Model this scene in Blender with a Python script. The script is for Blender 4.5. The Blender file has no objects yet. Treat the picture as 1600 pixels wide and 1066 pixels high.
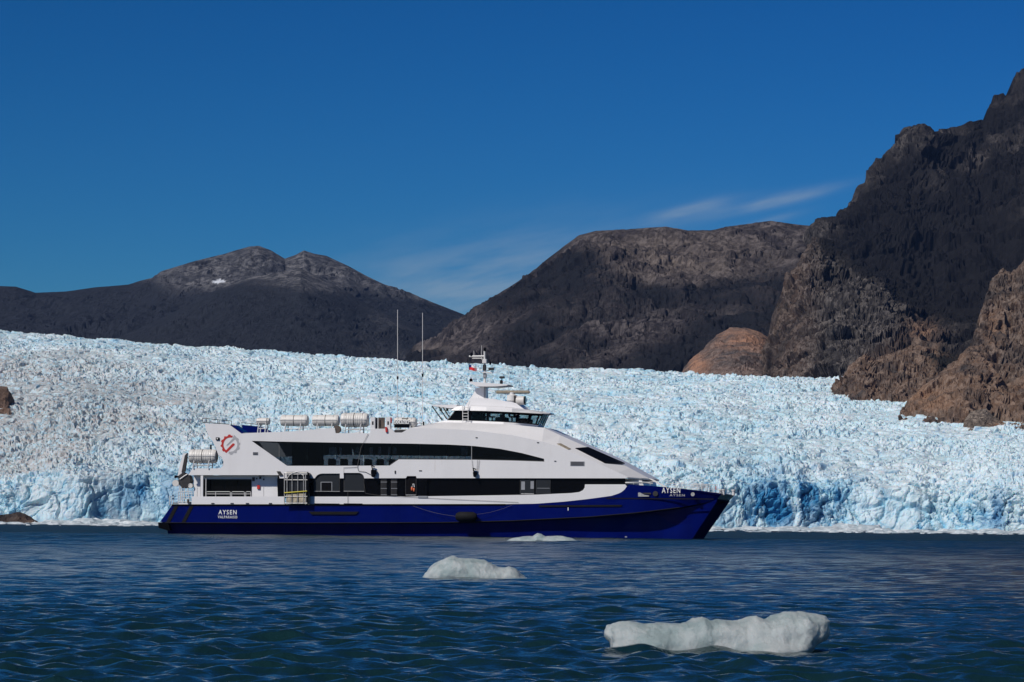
import bpy, bmesh, math, random
import numpy as np
from mathutils import Vector
from mathutils.geometry import tessellate_polygon
R = math.radians
random.seed(7)
scene = bpy.context.scene
col = scene.collection

# ------------------------------------------------------------------ camera, sky, sun, exposure
F = 5000.0                     # focal length in pixels of the 1600 px wide photograph
PX0, PY0 = 800.0, 819.0        # principal point; the horizon runs through it
ROLL = 0.0095
CAMH = 1.05
cam = bpy.data.cameras.new('camera')
cam.sensor_width = 36.0
cam.lens = F * 36.0 / 1600.0
cam.shift_y = (PY0 - 533.0) / 1600.0
cam.clip_start = 0.5
cam.clip_end = 60000
cam_o = bpy.data.objects.new('camera', cam)
col.objects.link(cam_o)
cam_o.location = (0, 0, CAMH)
cam_o.rotation_euler = (R(90), -ROLL, 0)
scene.camera = cam_o

SUN_AZ, SUN_EL = R(44), R(43)          # sun behind the camera, to its left
sun_dir = Vector((-math.sin(SUN_AZ) * math.cos(SUN_EL), -math.cos(SUN_AZ) * math.cos(SUN_EL), math.sin(SUN_EL)))
sun = bpy.data.lights.new('sun', 'SUN')
sun.energy = 3.6
sun.angle = R(0.53)
sun.color = (1.0, 0.95, 0.89)
sun_o = bpy.data.objects.new('sun', sun)
col.objects.link(sun_o)
sun_o.rotation_euler = sun_dir.to_track_quat('Z', 'Y').to_euler()

world = bpy.data.worlds.new('World')
scene.world = world
world.use_nodes = True
wt = world.node_tree
wt.nodes.clear()
def wn(t): return wt.nodes.new(t)
w_out = wn('ShaderNodeOutputWorld'); w_bg = wn('ShaderNodeBackground')
w_sky = wn('ShaderNodeTexSky')
w_sky.sky_type = 'NISHITA'
w_sky.sun_disc = False
w_sky.sun_elevation = SUN_EL
w_sky.sun_rotation = math.atan2(sun_dir.x, sun_dir.y) % (2 * math.pi)
w_sky.altitude = 0
w_sky.air_density = 1.0
w_sky.dust_density = 0.0
w_sky.ozone_density = 6.0
w_hs = wn('ShaderNodeHueSaturation')
w_hs.inputs['Saturation'].default_value = 1.25
w_hs.inputs['Value'].default_value = 1.0
wt.links.new(w_sky.outputs[0], w_hs.inputs['Color'])
# thin cirrus: stretched noise on a high flat layer
w_tc = wn('ShaderNodeTexCoord')
w_sep = wn('ShaderNodeSeparateXYZ')
wt.links.new(w_tc.outputs['Generated'], w_sep.inputs[0])
def wmath(op, a, b=None, c=None):
    n = wn('ShaderNodeMath'); n.operation = op
    for i, v in enumerate((a, b, c)):
        if v is None: continue
        if isinstance(v, (int, float)): n.inputs[i].default_value = v
        else: wt.links.new(v, n.inputs[i])
    return n.outputs[0]
w_az = wmath('ARCTAN2', w_sep.outputs[0], w_sep.outputs[1])
w_el = wmath('ARCSINE', w_sep.outputs[2])
CIRRUS = (w_az, w_el)
def wisp(caz, cel, la, le, tilt):
    """a soft streak of high cloud: centre, half length, half height, tilt"""
    da = wmath('SUBTRACT', w_az, caz); de = wmath('SUBTRACT', w_el, cel)
    a = wmath('ADD', wmath('MULTIPLY', da, math.cos(tilt)), wmath('MULTIPLY', de, math.sin(tilt)))
    e = wmath('SUBTRACT', wmath('MULTIPLY', de, math.cos(tilt)), wmath('MULTIPLY', da, math.sin(tilt)))
    r = wmath('ADD', wmath('POWER', wmath('ABSOLUTE', wmath('DIVIDE', a, la)), 2.0), wmath('POWER', wmath('ABSOLUTE', wmath('DIVIDE', e, le)), 2.0))
    return wmath('POWER', 2.718, wmath('MULTIPLY', r, -1.0))
w_cmb = wn('ShaderNodeCombineXYZ')
wt.links.new(wmath('MULTIPLY', w_az, 38.0), w_cmb.inputs[0])
wt.links.new(wmath('SUBTRACT', wmath('MULTIPLY', w_el, 210.0), wmath('MULTIPLY', w_az, 46.0)), w_cmb.inputs[1])
w_nz = wn('ShaderNodeTexNoise')
w_nz.inputs['Scale'].default_value = 1.0; w_nz.inputs['Detail'].default_value = 5; w_nz.inputs['Roughness'].default_value = 0.55
wt.links.new(w_cmb.outputs[0], w_nz.inputs['Vector'])
def pxdir(px, py): return (px - 800) / F, (PY0 - py) / F
m = None
for px, py, la, le, t, wt_ in ((1205, 314, 85, 9, 0.23, 1.25), (1070, 330, 70, 11, 0.25, 1.1), (780, 420, 240, 60, 0.2, 0.6), (690, 475, 200, 65, 0.1, 0.8), (1195, 345, 50, 7, 0.25, 0.6)):
    a, e = pxdir(px, py)
    w = wmath('MULTIPLY', wisp(a, e, la / F, le / F, t), wt_)
    m = w if m is None else wmath('ADD', m, w)
w_fac = wmath('MULTIPLY', m, wmath('MULTIPLY', wmath('MAXIMUM', wmath('SUBTRACT', w_nz.outputs['Fac'], 0.18), 0.0), 1.0))
w_mix = wn('ShaderNodeMix'); w_mix.data_type = 'RGBA'
wt.links.new(wmath('MINIMUM', w_fac, 0.5), w_mix.inputs['Factor'])
# deep, polarised blue: each channel of the sky on its own curve
w_sp = wn('ShaderNodeSeparateColor'); w_cb = wn('ShaderNodeCombineColor')
wt.links.new(w_hs.outputs[0], w_sp.inputs[0])
for i, (k, x0, g) in enumerate(((0.45, 3.2, 2.25), (2.48, 5.73, 1.5), (5.50, 7.73, 2.0))):
    c = w_sp.outputs[i]
    wt.links.new(wmath('MINIMUM', c, wmath('MULTIPLY', wmath('POWER', wmath('MAXIMUM', wmath('DIVIDE', c, x0), 0.0), g), k)), w_cb.inputs[i])
wt.links.new(w_cb.outputs[0], w_mix.inputs['A'])
w_mix.inputs['B'].default_value = (3.7, 4.8, 6.0, 1)
wt.links.new(w_mix.outputs['Result'], w_bg.inputs['Color'])
w_bg.inputs['Strength'].default_value = 0.075
wt.links.new(w_bg.outputs[0], w_out.inputs[0])

scene.view_settings.view_transform = 'Standard'
scene.view_settings.look = 'None'
scene.view_settings.exposure = 0.0
scene.view_settings.gamma = 1.0
scene.view_settings.use_curve_mapping = False
scene.cycles.use_denoising = True
scene.cycles.max_bounces = 8
scene.cycles.transparent_max_bounces = 12
scene.cycles.volume_bounces = 0

def at(px, py, Y):
    """the point at depth Y on the ray through a pixel of the photograph"""
    u, v = px - PX0, PY0 - py
    c, s = math.cos(ROLL), math.sin(ROLL)
    return np.array(((u * c - v * s) / F * Y, Y, CAMH + (u * s + v * c) / F * Y))

# ------------------------------------------------------------------ noise
def _h(ix, iy, iz, seed):
    h = (ix.astype(np.uint32) * np.uint32(374761393)) ^ (iy.astype(np.uint32) * np.uint32(668265263)) ^ (iz.astype(np.uint32) * np.uint32(2147483647)) ^ np.uint32((seed * 1274126177) & 0xffffffff)
    h = (h ^ (h >> np.uint32(13))) * np.uint32(1274126177)
    h = (h ^ (h >> np.uint32(16))) * np.uint32(2246822519)
    h = h ^ (h >> np.uint32(15))
    return h.astype(np.float64) / 4294967295.0
def vnoise(x, y, z, seed=0):
    x0, y0, z0 = np.floor(x), np.floor(y), np.floor(z)
    fx, fy, fz = x - x0, y - y0, z - z0
    sx, sy, sz = (t * t * t * (t * (t * 6 - 15) + 10) for t in (fx, fy, fz))
    ix, iy, iz = (t.astype(np.int64) for t in (x0, y0, z0))
    r = 0
    for dx in (0, 1):
        wx = sx if dx else 1 - sx
        for dy in (0, 1):
            wy = sy if dy else 1 - sy
            for dz in (0, 1):
                r = r + wx * wy * (sz if dz else 1 - sz) * _h(ix + dx, iy + dy, iz + dz, seed)
    return r * 2 - 1
def fbm(x, y, z, octv=5, seed=0, gain=0.5, ridged=False):
    r = 0; a = 1.0; tot = 0
    for o in range(octv):
        n = vnoise(x + o * 17.3, y - o * 9.1, z + o * 5.7, seed + o)
        if ridged: n = 1 - 2 * np.abs(n)
        r = r + a * n; tot += a
        a *= gain; x, y, z = x * 2.03, y * 2.03, z * 2.03
    return r / tot
def worley(x, y, seed=0):
    """returns F1, F2 and a random value of the nearest cell"""
    ix, iy = np.floor(x).astype(np.int64), np.floor(y).astype(np.int64)
    f1 = np.full(x.shape, 9.0); f2 = np.full(x.shape, 9.0); cid = np.zeros(x.shape)
    z = np.zeros_like(ix)
    for dx in (-1, 0, 1):
        for dy in (-1, 0, 1):
            cx, cy = ix + dx, iy + dy
            px = cx + _h(cx, cy, z, seed); py = cy + _h(cx, cy, z, seed + 31)
            d = np.hypot(px - x, py - y)
            near = d < f1
            f2 = np.where(near, f1, np.minimum(f2, d))
            cid = np.where(near, _h(cx, cy, z, seed + 77), cid)
            f1 = np.where(near, d, f1)
    return f1, f2, cid
def sstep(a, b, x):
    t = np.clip((x - a) / (b - a), 0, 1)
    return t * t * (3 - 2 * t)

# ------------------------------------------------------------------ materials
MATS = {}
def mat(name):
    m = bpy.data.materials.new(name)
    m.use_nodes = True
    nt = m.node_tree
    b = nt.nodes['Principled BSDF']
    MATS[name] = m
    return m, nt, b
def N(nt, t, **kw):
    n = nt.nodes.new(t)
    for k, v in kw.items():
        if k in n.inputs: n.inputs[k].default_value = v
        else: setattr(n, k, v)
    return n
def mixc(nt, fac, a, b, blend='MIX'):
    n = nt.nodes.new('ShaderNodeMix'); n.data_type = 'RGBA'; n.blend_type = blend
    for k, v in (('Factor', fac), ('A', a), ('B', b)):
        if isinstance(v, bpy.types.NodeSocket): nt.links.new(v, n.inputs[k])
        else: n.inputs[k].default_value = v if k == 'Factor' else tuple(v) + (1,) if len(v) == 3 else v
    return n.outputs['Result']
def rampf(nt, src, lo, hi):
    n = nt.nodes.new('ShaderNodeMapRange'); n.interpolation_type = 'SMOOTHSTEP'
    n.inputs['From Min'].default_value = lo; n.inputs['From Max'].default_value = hi
    nt.links.new(src, n.inputs['Value'])
    return n.outputs['Result']
def noise_n(nt, scale, detail=4, rough=0.55, vec=None, dist=0.0):
    n = N(nt, 'ShaderNodeTexNoise'); n.inputs['Scale'].default_value = scale
    n.inputs['Detail'].default_value = detail; n.inputs['Roughness'].default_value = rough; n.inputs['Distortion'].default_value = dist
    if vec is not None: nt.links.new(vec, n.inputs['Vector'])
    return n.outputs['Fac']
def objco(nt, scale=(1, 1, 1)):
    t = N(nt, 'ShaderNodeTexCoord'); mp = N(nt, 'ShaderNodeMapping')
    mp.inputs['Scale'].default_value = scale
    nt.links.new(t.outputs['Object'], mp.inputs['Vector'])
    return mp.outputs['Vector']
def attr(nt, name):
    a = N(nt, 'ShaderNodeAttribute'); a.attribute_name = name
    return a
def bump(nt, b, src, strength, dist):
    n = N(nt, 'ShaderNodeBump'); n.inputs['Strength'].default_value = strength; n.inputs['Distance'].default_value = dist
    nt.links.new(src, n.inputs['Height']); nt.links.new(n.outputs[0], b.inputs['Normal'])
def flat(name, c, rough=0.5, metal=0.0, spec=0.5, vary=0.0, scale=2.0, **kw):
    m, nt, b = mat(name)
    b.inputs['Base Color'].default_value = tuple(c) + (1,)
    b.inputs['Roughness'].default_value = rough
    b.inputs['Metallic'].default_value = metal
    b.inputs['Specular IOR Level'].default_value = spec
    if vary:
        v = noise_n(nt, scale, 5, 0.6, objco(nt))
        dk = [x * (1 - vary) for x in c]; lt = [min(1, x * (1 + vary * 0.5)) for x in c]
        nt.links.new(mixc(nt, rampf(nt, v, 0.3, 0.7), dk, lt), b.inputs['Base Color'])
    for k, v in kw.items(): b.inputs[k].default_value = v
    return m

# ------------------------------------------------------------------ grid meshes
def grid_mesh(name, P, material, attrs=None, smooth=True, wrap=False):
    """P: (rows, cols, 3) array"""
    r, c = P.shape[:2]
    me = bpy.data.meshes.new(name)
    idx = np.arange(r * c).reshape(r, c)
    if wrap: idx = np.concatenate([idx, idx[:, :1]], 1)
    q = np.stack([idx[:-1, :-1], idx[:-1, 1:], idx[1:, 1:], idx[1:, :-1]], -1).reshape(-1, 4)
    me.vertices.add(r * c); me.vertices.foreach_set('co', P.reshape(-1).astype(np.float32))
    me.loops.add(q.size); me.loops.foreach_set('vertex_index', q.reshape(-1).astype(np.int32))
    me.polygons.add(len(q)); me.polygons.foreach_set('loop_start', np.arange(0, q.size, 4, dtype=np.int32))
    me.polygons.foreach_set('loop_total', np.full(len(q), 4, np.int32))
    me.update(calc_edges=True)
    me.polygons.foreach_set('use_smooth', np.full(len(q), smooth, bool))
    for k, v in (attrs or {}).items():
        a = me.attributes.new(k, 'FLOAT', 'POINT'); a.data.foreach_set('value', v.reshape(-1).astype(np.float32))
    me.materials.append(material)
    o = bpy.data.objects.new(name, me); col.objects.link(o)
    return o
def tag(o, label, cat, group=None, kind=None):
    if label: o['label'] = label
    if cat: o['category'] = cat
    if group: o['group'] = group
    if kind: o['kind'] = kind
    return o

# ------------------------------------------------------------------ water
def make_water():
    m, nt, b = mat('sea_water')
    b.inputs['Base Color'].default_value = (0.006, 0.025, 0.030, 1)
    b.inputs['Roughness'].default_value = 0.12
    b.inputs['IOR'].default_value = 1.333
    v = objco(nt, (1, 0.55, 1))
    n1 = noise_n(nt, 9.0, 4, 0.6, v, 0.3); n2 = noise_n(nt, 2.2, 4, 0.6, v, 0.4)
    ad = N(nt, 'ShaderNodeMath', operation='MULTIPLY_ADD'); nt.links.new(n2, ad.inputs[0]); ad.inputs[1].default_value = 2.5; nt.links.new(n1, ad.inputs[2])
    n4 = noise_n(nt, 0.55, 4, 0.6, v, 0.4)
    a2 = N(nt, 'ShaderNodeMath', operation='MULTIPLY_ADD'); nt.links.new(n4, a2.inputs[0]); a2.inputs[1].default_value = 6.0; nt.links.new(ad.outputs[0], a2.inputs[2])
    co = attr(nt, 'coarse').outputs['Fac']
    ro = N(nt, 'ShaderNodeMath', operation='MULTIPLY_ADD'); nt.links.new(co, ro.inputs[0]); ro.inputs[1].default_value = 0.27; ro.inputs[2].default_value = 0.11; nt.links.new(ro.outputs[0], b.inputs['Roughness'])
    a3 = N(nt, 'ShaderNodeMath', operation='MULTIPLY_ADD'); nt.links.new(co, a3.inputs[0]); a3.inputs[1].default_value = 5.0; a3.inputs[2].default_value = 1.0
    a4 = N(nt, 'ShaderNodeMath', operation='MULTIPLY'); nt.links.new(a2.outputs[0], a4.inputs[0]); nt.links.new(a3.outputs[0], a4.inputs[1])
    bump(nt, b, a4.outputs[0], 0.8, 0.026)
    # rows (distance) and columns (angle): fine where the bay lies open, coarse elsewhere
    rad = [1.0]
    while rad[-1] < 3900:
        r = rad[-1]
        k = 0.10 if r < 14 else 0.0029 if r < 260 else 0.012 if r < 1000 else 0.15
        rad.append(r * (1 + k))
    rad = np.array(rad)
    dense = np.linspace(-0.25, 0.25, 440)
    side = 0.25 + (math.pi - 0.25) * (np.linspace(0, 1, 50)[1:] ** 2)
    ang = np.concatenate([-side[::-1][1:], dense, side])
    A, Rr = np.meshgrid(ang, rad)
    X, Y = Rr * np.sin(A), Rr * np.cos(A)
    rng = np.random.RandomState(3)
    Z = np.zeros_like(X); DX = np.zeros_like(X); DY = np.zeros_like(X)
    da = np.gradient(ang)[None, :] * Rr; dr = np.gradient(rad)[:, None] * np.ones_like(X)
    cell = np.maximum(da, dr)
    wind = R(78)
    patch = 0.75 + 0.45 * fbm(X / 14, Y / 22, X * 0, 3, 5)
    for i in range(110):
        lam = 0.13 * (1.6 / 0.13) ** (rng.rand() ** 1.2)
        th = wind + rng.normal(0, 0.75)
        k = 2 * math.pi / lam
        amp = 0.0088 * lam ** 0.9 * (0.6 + 0.8 * rng.rand()) * (1.0 if lam < 0.55 else (0.55 / lam) ** 1.1)
        ph = rng.rand() * 6.28
        fade = np.clip((lam / cell - 2.5) / 3.0, 0, 1)
        if not fade.any(): continue
        a = k * (X * math.cos(th) + Y * math.sin(th)) + ph
        am = amp * fade * patch
        Z += am * np.sin(a); DX += am * 0.8 * math.cos(th) * np.cos(a); DY += am * 0.8 * math.sin(th) * np.cos(a)
    chop = sstep(70, 190, Rr) * (1 - 0.6 * sstep(500, 850, Rr))          # longer, choppier waves out in the open bay
    for i in range(34):
        lam = 1.8 * (4.5 / 1.8) ** rng.rand(); th = wind + rng.normal(0, 0.6); k = 2 * math.pi / lam; ph = rng.rand() * 6.28
        fade = np.clip((lam / cell - 2.2) / 2.0, 0, 1) * chop
        Z += 0.017 / k * fade * np.sin(k * (X * math.cos(th) + Y * math.sin(th)) + ph)
    P = np.stack([X + DX, Y + DY, Z], -1)
    P[0, :, 2] = 0
    o = grid_mesh('sea', P, m, {'coarse': np.clip((cell - 0.22) / 0.9, 0, 1)})      # ripples finer than the mesh are left to the bump
    o['kind'] = 'structure'
make_water()

# ------------------------------------------------------------------ glacier
CREST_PX = [(-500, 495), (-100, 508), (0, 515), (40, 518), (75, 519), (150, 526), (300, 538), (450, 546), (600, 556), (700, 567), (800, 574), (900, 578), (1000, 581), (1100, 583), (1200, 587), (1310, 591), (1450, 596), (2100, 620)]
YC = 1450.0
def make_glacier():
    m, nt, b = mat('glacier_ice')
    v = objco(nt)
    fresh = attr(nt, 'fresh').outputs['Fac']; dirt = attr(nt, 'dirt').outputs['Fac']; deep = attr(nt, 'deep').outputs['Fac']
    n_f = noise_n(nt, 0.55, 6, 0.65, v); n_p = noise_n(nt, 0.045, 6, 0.6, v)
    base = mixc(nt, rampf(nt, n_f, 0.3, 0.7), (0.52, 0.655, 0.71), (0.77, 0.825, 0.845))
    base = mixc(nt, rampf(nt, n_p, 0.35, 0.75), base, (0.56, 0.735, 0.79))
    base = mixc(nt, fresh, base, (0.20, 0.52, 0.70))
    base = mixc(nt, deep, base, (0.028, 0.21, 0.41))
    dn = N(nt, 'ShaderNodeMath', operation='MULTIPLY'); nt.links.new(dirt, dn.inputs[0]); nt.links.new(rampf(nt, n_f, 0.30, 0.62), dn.inputs[1])
    base = mixc(nt, dn.outputs[0], base, (0.38, 0.35, 0.33))
    nt.links.new(base, b.inputs['Base Color'])
    b.inputs['Roughness'].default_value = 0.55
    b.inputs['Subsurface Weight'].default_value = 0.5; b.inputs['Subsurface Radius'].default_value = (0.5, 0.9, 1.2); b.inputs['Subsurface Scale'].default_value = 1.0
    bump(nt, b, noise_n(nt, 1.3, 6, 0.7, v), 0.45, 0.5)
    ncol = 1150
    pxs = np.linspace(-460, 2060, ncol)
    t_cl = np.linspace(0, 1, 56); t_sl = np.linspace(0, 1, 470)[1:]
    cx = np.array([p[0] for p in CREST_PX], float); cy = np.array([p[1] for p in CREST_PX], float)
    zc = np.array([at(a, bb, YC)[2] for a, bb in zip(pxs, np.interp(pxs, cx, cy))])
    tan = (pxs - 800) / F
    x9 = tan * 900
    zz = np.zeros_like(x9)
    Y0 = 900 + 26 * fbm(x9 / 60, zz, zz, 4, 11)
    Hc = 13 + 5 * fbm(x9 / 38, zz + 4, zz, 4, 12)
    # cliff rows, then slope rows
    Yr, Zr, Q = [], [], []
    for t in t_cl:
        Yr.append(Y0 + 6.5 * t ** 1.3); Zr.append(-1.0 + (Hc + 1.0) * t ** 0.92); Q.append(np.full(ncol, 14 * t))
    for t in t_sl:
        y = (Y0 + 6.5) + (YC - Y0 - 6.5) * t
        Yr.append(y); Zr.append(Hc + (zc - Hc) * (t ** 0.90)); Q.append(np.full(ncol, 14 + 545 * t))
    # behind the crest the ice falls away
    for k in (1, 2, 3):
        Yr.append(np.full(ncol, YC + 40 * k)); Zr.append(zc - 5 * k * k); Q.append(np.full(ncol, 560 + 40 * k))
    Y = np.array(Yr); Z = np.array(Zr); Q = np.array(Q)
    X = tan[None, :] * Y
    # seracs: blocks split by crevasses, at three sizes
    wx = X + 3.5 * fbm(X / 9, Q / 9, X * 0, 3, 21); wq = Q + 3.5 * fbm(X / 9, Q / 9, X * 0 + 7, 3, 22)
    f1, f2, c1 = worley(wx / 6.5, wq / 9.0, 1)
    e1 = np.clip((f2 - f1) / 0.16, 0, 1)
    g1, g2, c2 = worley(wx / 2.5 + 0.3 * wq / 12, wq / 3.8, 2)
    e2 = np.clip((g2 - g1) / 0.24, 0, 1)
    h1, h2, c3 = worley(X / 1.25, Q / 2.1, 3)
    band = fbm(X / 34 + Q / 60, Q / 9 + 0.25 * fbm(X / 25, Q / 25, X * 0, 2, 71) * 4, X * 0, 4, 70, 0.5, True)
    rid = fbm(X / 4.0, Q / 5.0, X * 0, 5, 9, 0.55, True)
    big = fbm(X / 55, Q / 80, X * 0, 4, 30)
    rough = 0.35 + 0.95 * sstep(-0.35, 0.35, fbm(X / 30, Q / 40, X * 0, 4, 33))
    k1, k2, c4 = worley(X / 1.9 + 0.25 * Q / 4, Q / 2.4, 6)
    e4 = np.clip((k2 - k1) / 0.28, 0, 1)
    rough = 0.25 + 0.95 * sstep(-0.30, 0.30, fbm(X / 26, Q / 34, X * 0, 4, 33, 0.6))
    disp = 1.6 * (c1 - 0.5) * e1 - 1.4 * (1 - e1) + 1.3 * band + rough * (1.4 * (c2 - 0.5) * e2 - 1.0 * (1 - e2) + 0.75 * (c3 - 0.5) + 0.8 * (c4 - 0.5) - 0.55 * (1 - e4) + 0.5 * rid) + 5.0 * big
    qt = np.clip(Q / 14, 0, 1)
    fade_c = sstep(0, 6, Q) * 0.75 + 0.25
    tail = 1 - sstep(540, 600, Q)
    disp = disp * fade_c * (0.35 + 0.65 * tail) * (1 - 0.30 * sstep(20, 70, Q))
    # displacement leans out at the cliff, up on the slope
    lean = 1 - sstep(10, 60, Q)
    Yd = Y - disp * (0.85 * lean + 0.35 * (1 - lean)); Zd = Z + disp * (0.35 * lean + 0.95 * (1 - lean))
    Zd = np.where(Q <= 0.01, -1.5, Zd)
    Zd = np.maximum(Zd, -1.5)
    Xd = X + 0.9 * fbm(X / 3, Q / 3, X * 0 + 3, 3, 40)
    P = np.stack([Xd, Yd, Zd], -1)
    # blue, freshly broken ice: noise patches on the crevasse walls
    pn = fbm(X / 16, Q / 22, X * 0, 5, 50, 0.6)
    pn2 = fbm(X / 5, Q / 7, X * 0, 4, 51, 0.6)
    fresh = np.clip(0.22 * sstep(-0.15, 0.35, pn) + 0.75 * (1 - e2) * sstep(-0.2, 0.3, pn2) + 0.5 * (1 - e1) * sstep(-0.1, 0.3, pn), 0, 1)
    pxx = 800 + X / Y * F; pyy = PY0 - (Z - CAMH) / Y * F + ROLL * (pxx - 800)
    fresh *= 1 - 0.45 * sstep(980, 1300, pxx) * (1 - sstep(740, 770, pyy))
    def blob(cx, cy, rx, ry): return np.exp(-(((pxx - cx) / rx) ** 2 + ((pyy - cy) / ry) ** 2))
    vst = fbm(X / 3.2, Q / 16, X * 0, 4, 53, 0.6)
    dm = 0.7 * blob(215, 775, 70, 26) + 1.15 * blob(1200, 790, 75, 40) + 0.9 * blob(1285, 765, 60, 22) + 0.7 * blob(1555, 800, 22, 35) + 0.5 * blob(330, 740, 80, 25) + 0.9 * blob(150, 806, 24, 14)
    deep = np.clip(dm * sstep(-0.22, 0.22, vst + 0.3 * pn2 + 0.06), 0, 1) * 1.15
    sm = sstep(0.42, 0.62, fbm(X / 3.2, Q / 5.0, X * 0, 3, 57))
    deep = np.clip(deep + 0.6 * sm, 0, 1)
    fresh = np.clip(fresh + 0.30 * dm + 0.12 * sstep(700, 790, pyy) * (1 - sstep(300, 700, pxx)), 0, 1)
    dirt = np.clip((blob(10, 660, 230, 90) * 2.0 + 0.45 * blob(180, 610, 220, 70)) * (0.75 + 0.9 * fbm(X / 20, Q / 26, X * 0, 4, 60)), 0, 0.85)
    o = grid_mesh('glacier', P, m, {'fresh': fresh * 0.9, 'deep': deep, 'dirt': dirt}, smooth=False)
    o['kind'] = 'structure'
make_glacier()

# ------------------------------------------------------------------ rock and mountains
def rock_mat(name, rock_lo, rock_hi, veg_shade, veg_amt, tan=None, scale=1.0, streak=(1, 1, 0.7)):
    m, nt, b = mat(name)
    v = objco(nt, streak); v2 = objco(nt)
    n1 = noise_n(nt, 0.045 * scale, 8, 0.65, v, 0.6); n2 = noise_n(nt, 0.012 * scale, 6, 0.6, v2, 0.4); n3 = noise_n(nt, 0.25 * scale, 5, 0.65, v)
    base = mixc(nt, rampf(nt, n1, 0.36, 0.66), rock_lo, rock_hi)
    base = mixc(nt, rampf(nt, n3, 0.40, 0.60), [x * 0.5 for x in rock_lo], base)
    vst = noise_n(nt, 0.11 * scale, 6, 0.7, objco(nt, (1, 1, 0.2)))
    base = mixc(nt, rampf(nt, vst, 0.52, 0.70), base, [x * 0.55 for x in rock_lo])
    if tan is not None:
        t = attr(nt, 'tan').outputs['Fac']
        mm = N(nt, 'ShaderNodeMath', operation='MULTIPLY'); nt.links.new(t, mm.inputs[0]); nt.links.new(rampf(nt, n1, 0.3, 0.6), mm.inputs[1])
        base = mixc(nt, mm.outputs[0], base, tan)
    # plants hold where the slope is gentle and in noise patches; on the right mountain this also paints shade
    vg = attr(nt, 'veg_shade').outputs['Fac']
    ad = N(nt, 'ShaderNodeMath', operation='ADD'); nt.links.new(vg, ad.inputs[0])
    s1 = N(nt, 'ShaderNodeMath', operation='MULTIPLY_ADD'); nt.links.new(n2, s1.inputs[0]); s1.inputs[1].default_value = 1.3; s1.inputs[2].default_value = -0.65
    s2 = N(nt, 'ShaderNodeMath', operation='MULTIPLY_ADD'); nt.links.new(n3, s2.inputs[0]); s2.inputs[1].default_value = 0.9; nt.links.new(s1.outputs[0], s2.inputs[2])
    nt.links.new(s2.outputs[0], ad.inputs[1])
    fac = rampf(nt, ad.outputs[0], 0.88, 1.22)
    vc = mixc(nt, rampf(nt, n3, 0.35, 0.65), [x * 0.6 for x in veg_shade], veg_shade)
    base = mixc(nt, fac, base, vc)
    sn = attr(nt, 'snow').outputs['Fac']
    base = mixc(nt, sn, base, (0.8, 0.84, 0.9))
    nt.links.new(base, b.inputs['Base Color'])
    b.inputs['Roughness'].default_value = 0.95
    b.inputs['Specular IOR Level'].default_value = 0.15
    bump(nt, b, noise_n(nt, 0.35 * scale, 7, 0.7, v), 1.0, 2.2 / scale)
    return m
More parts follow.
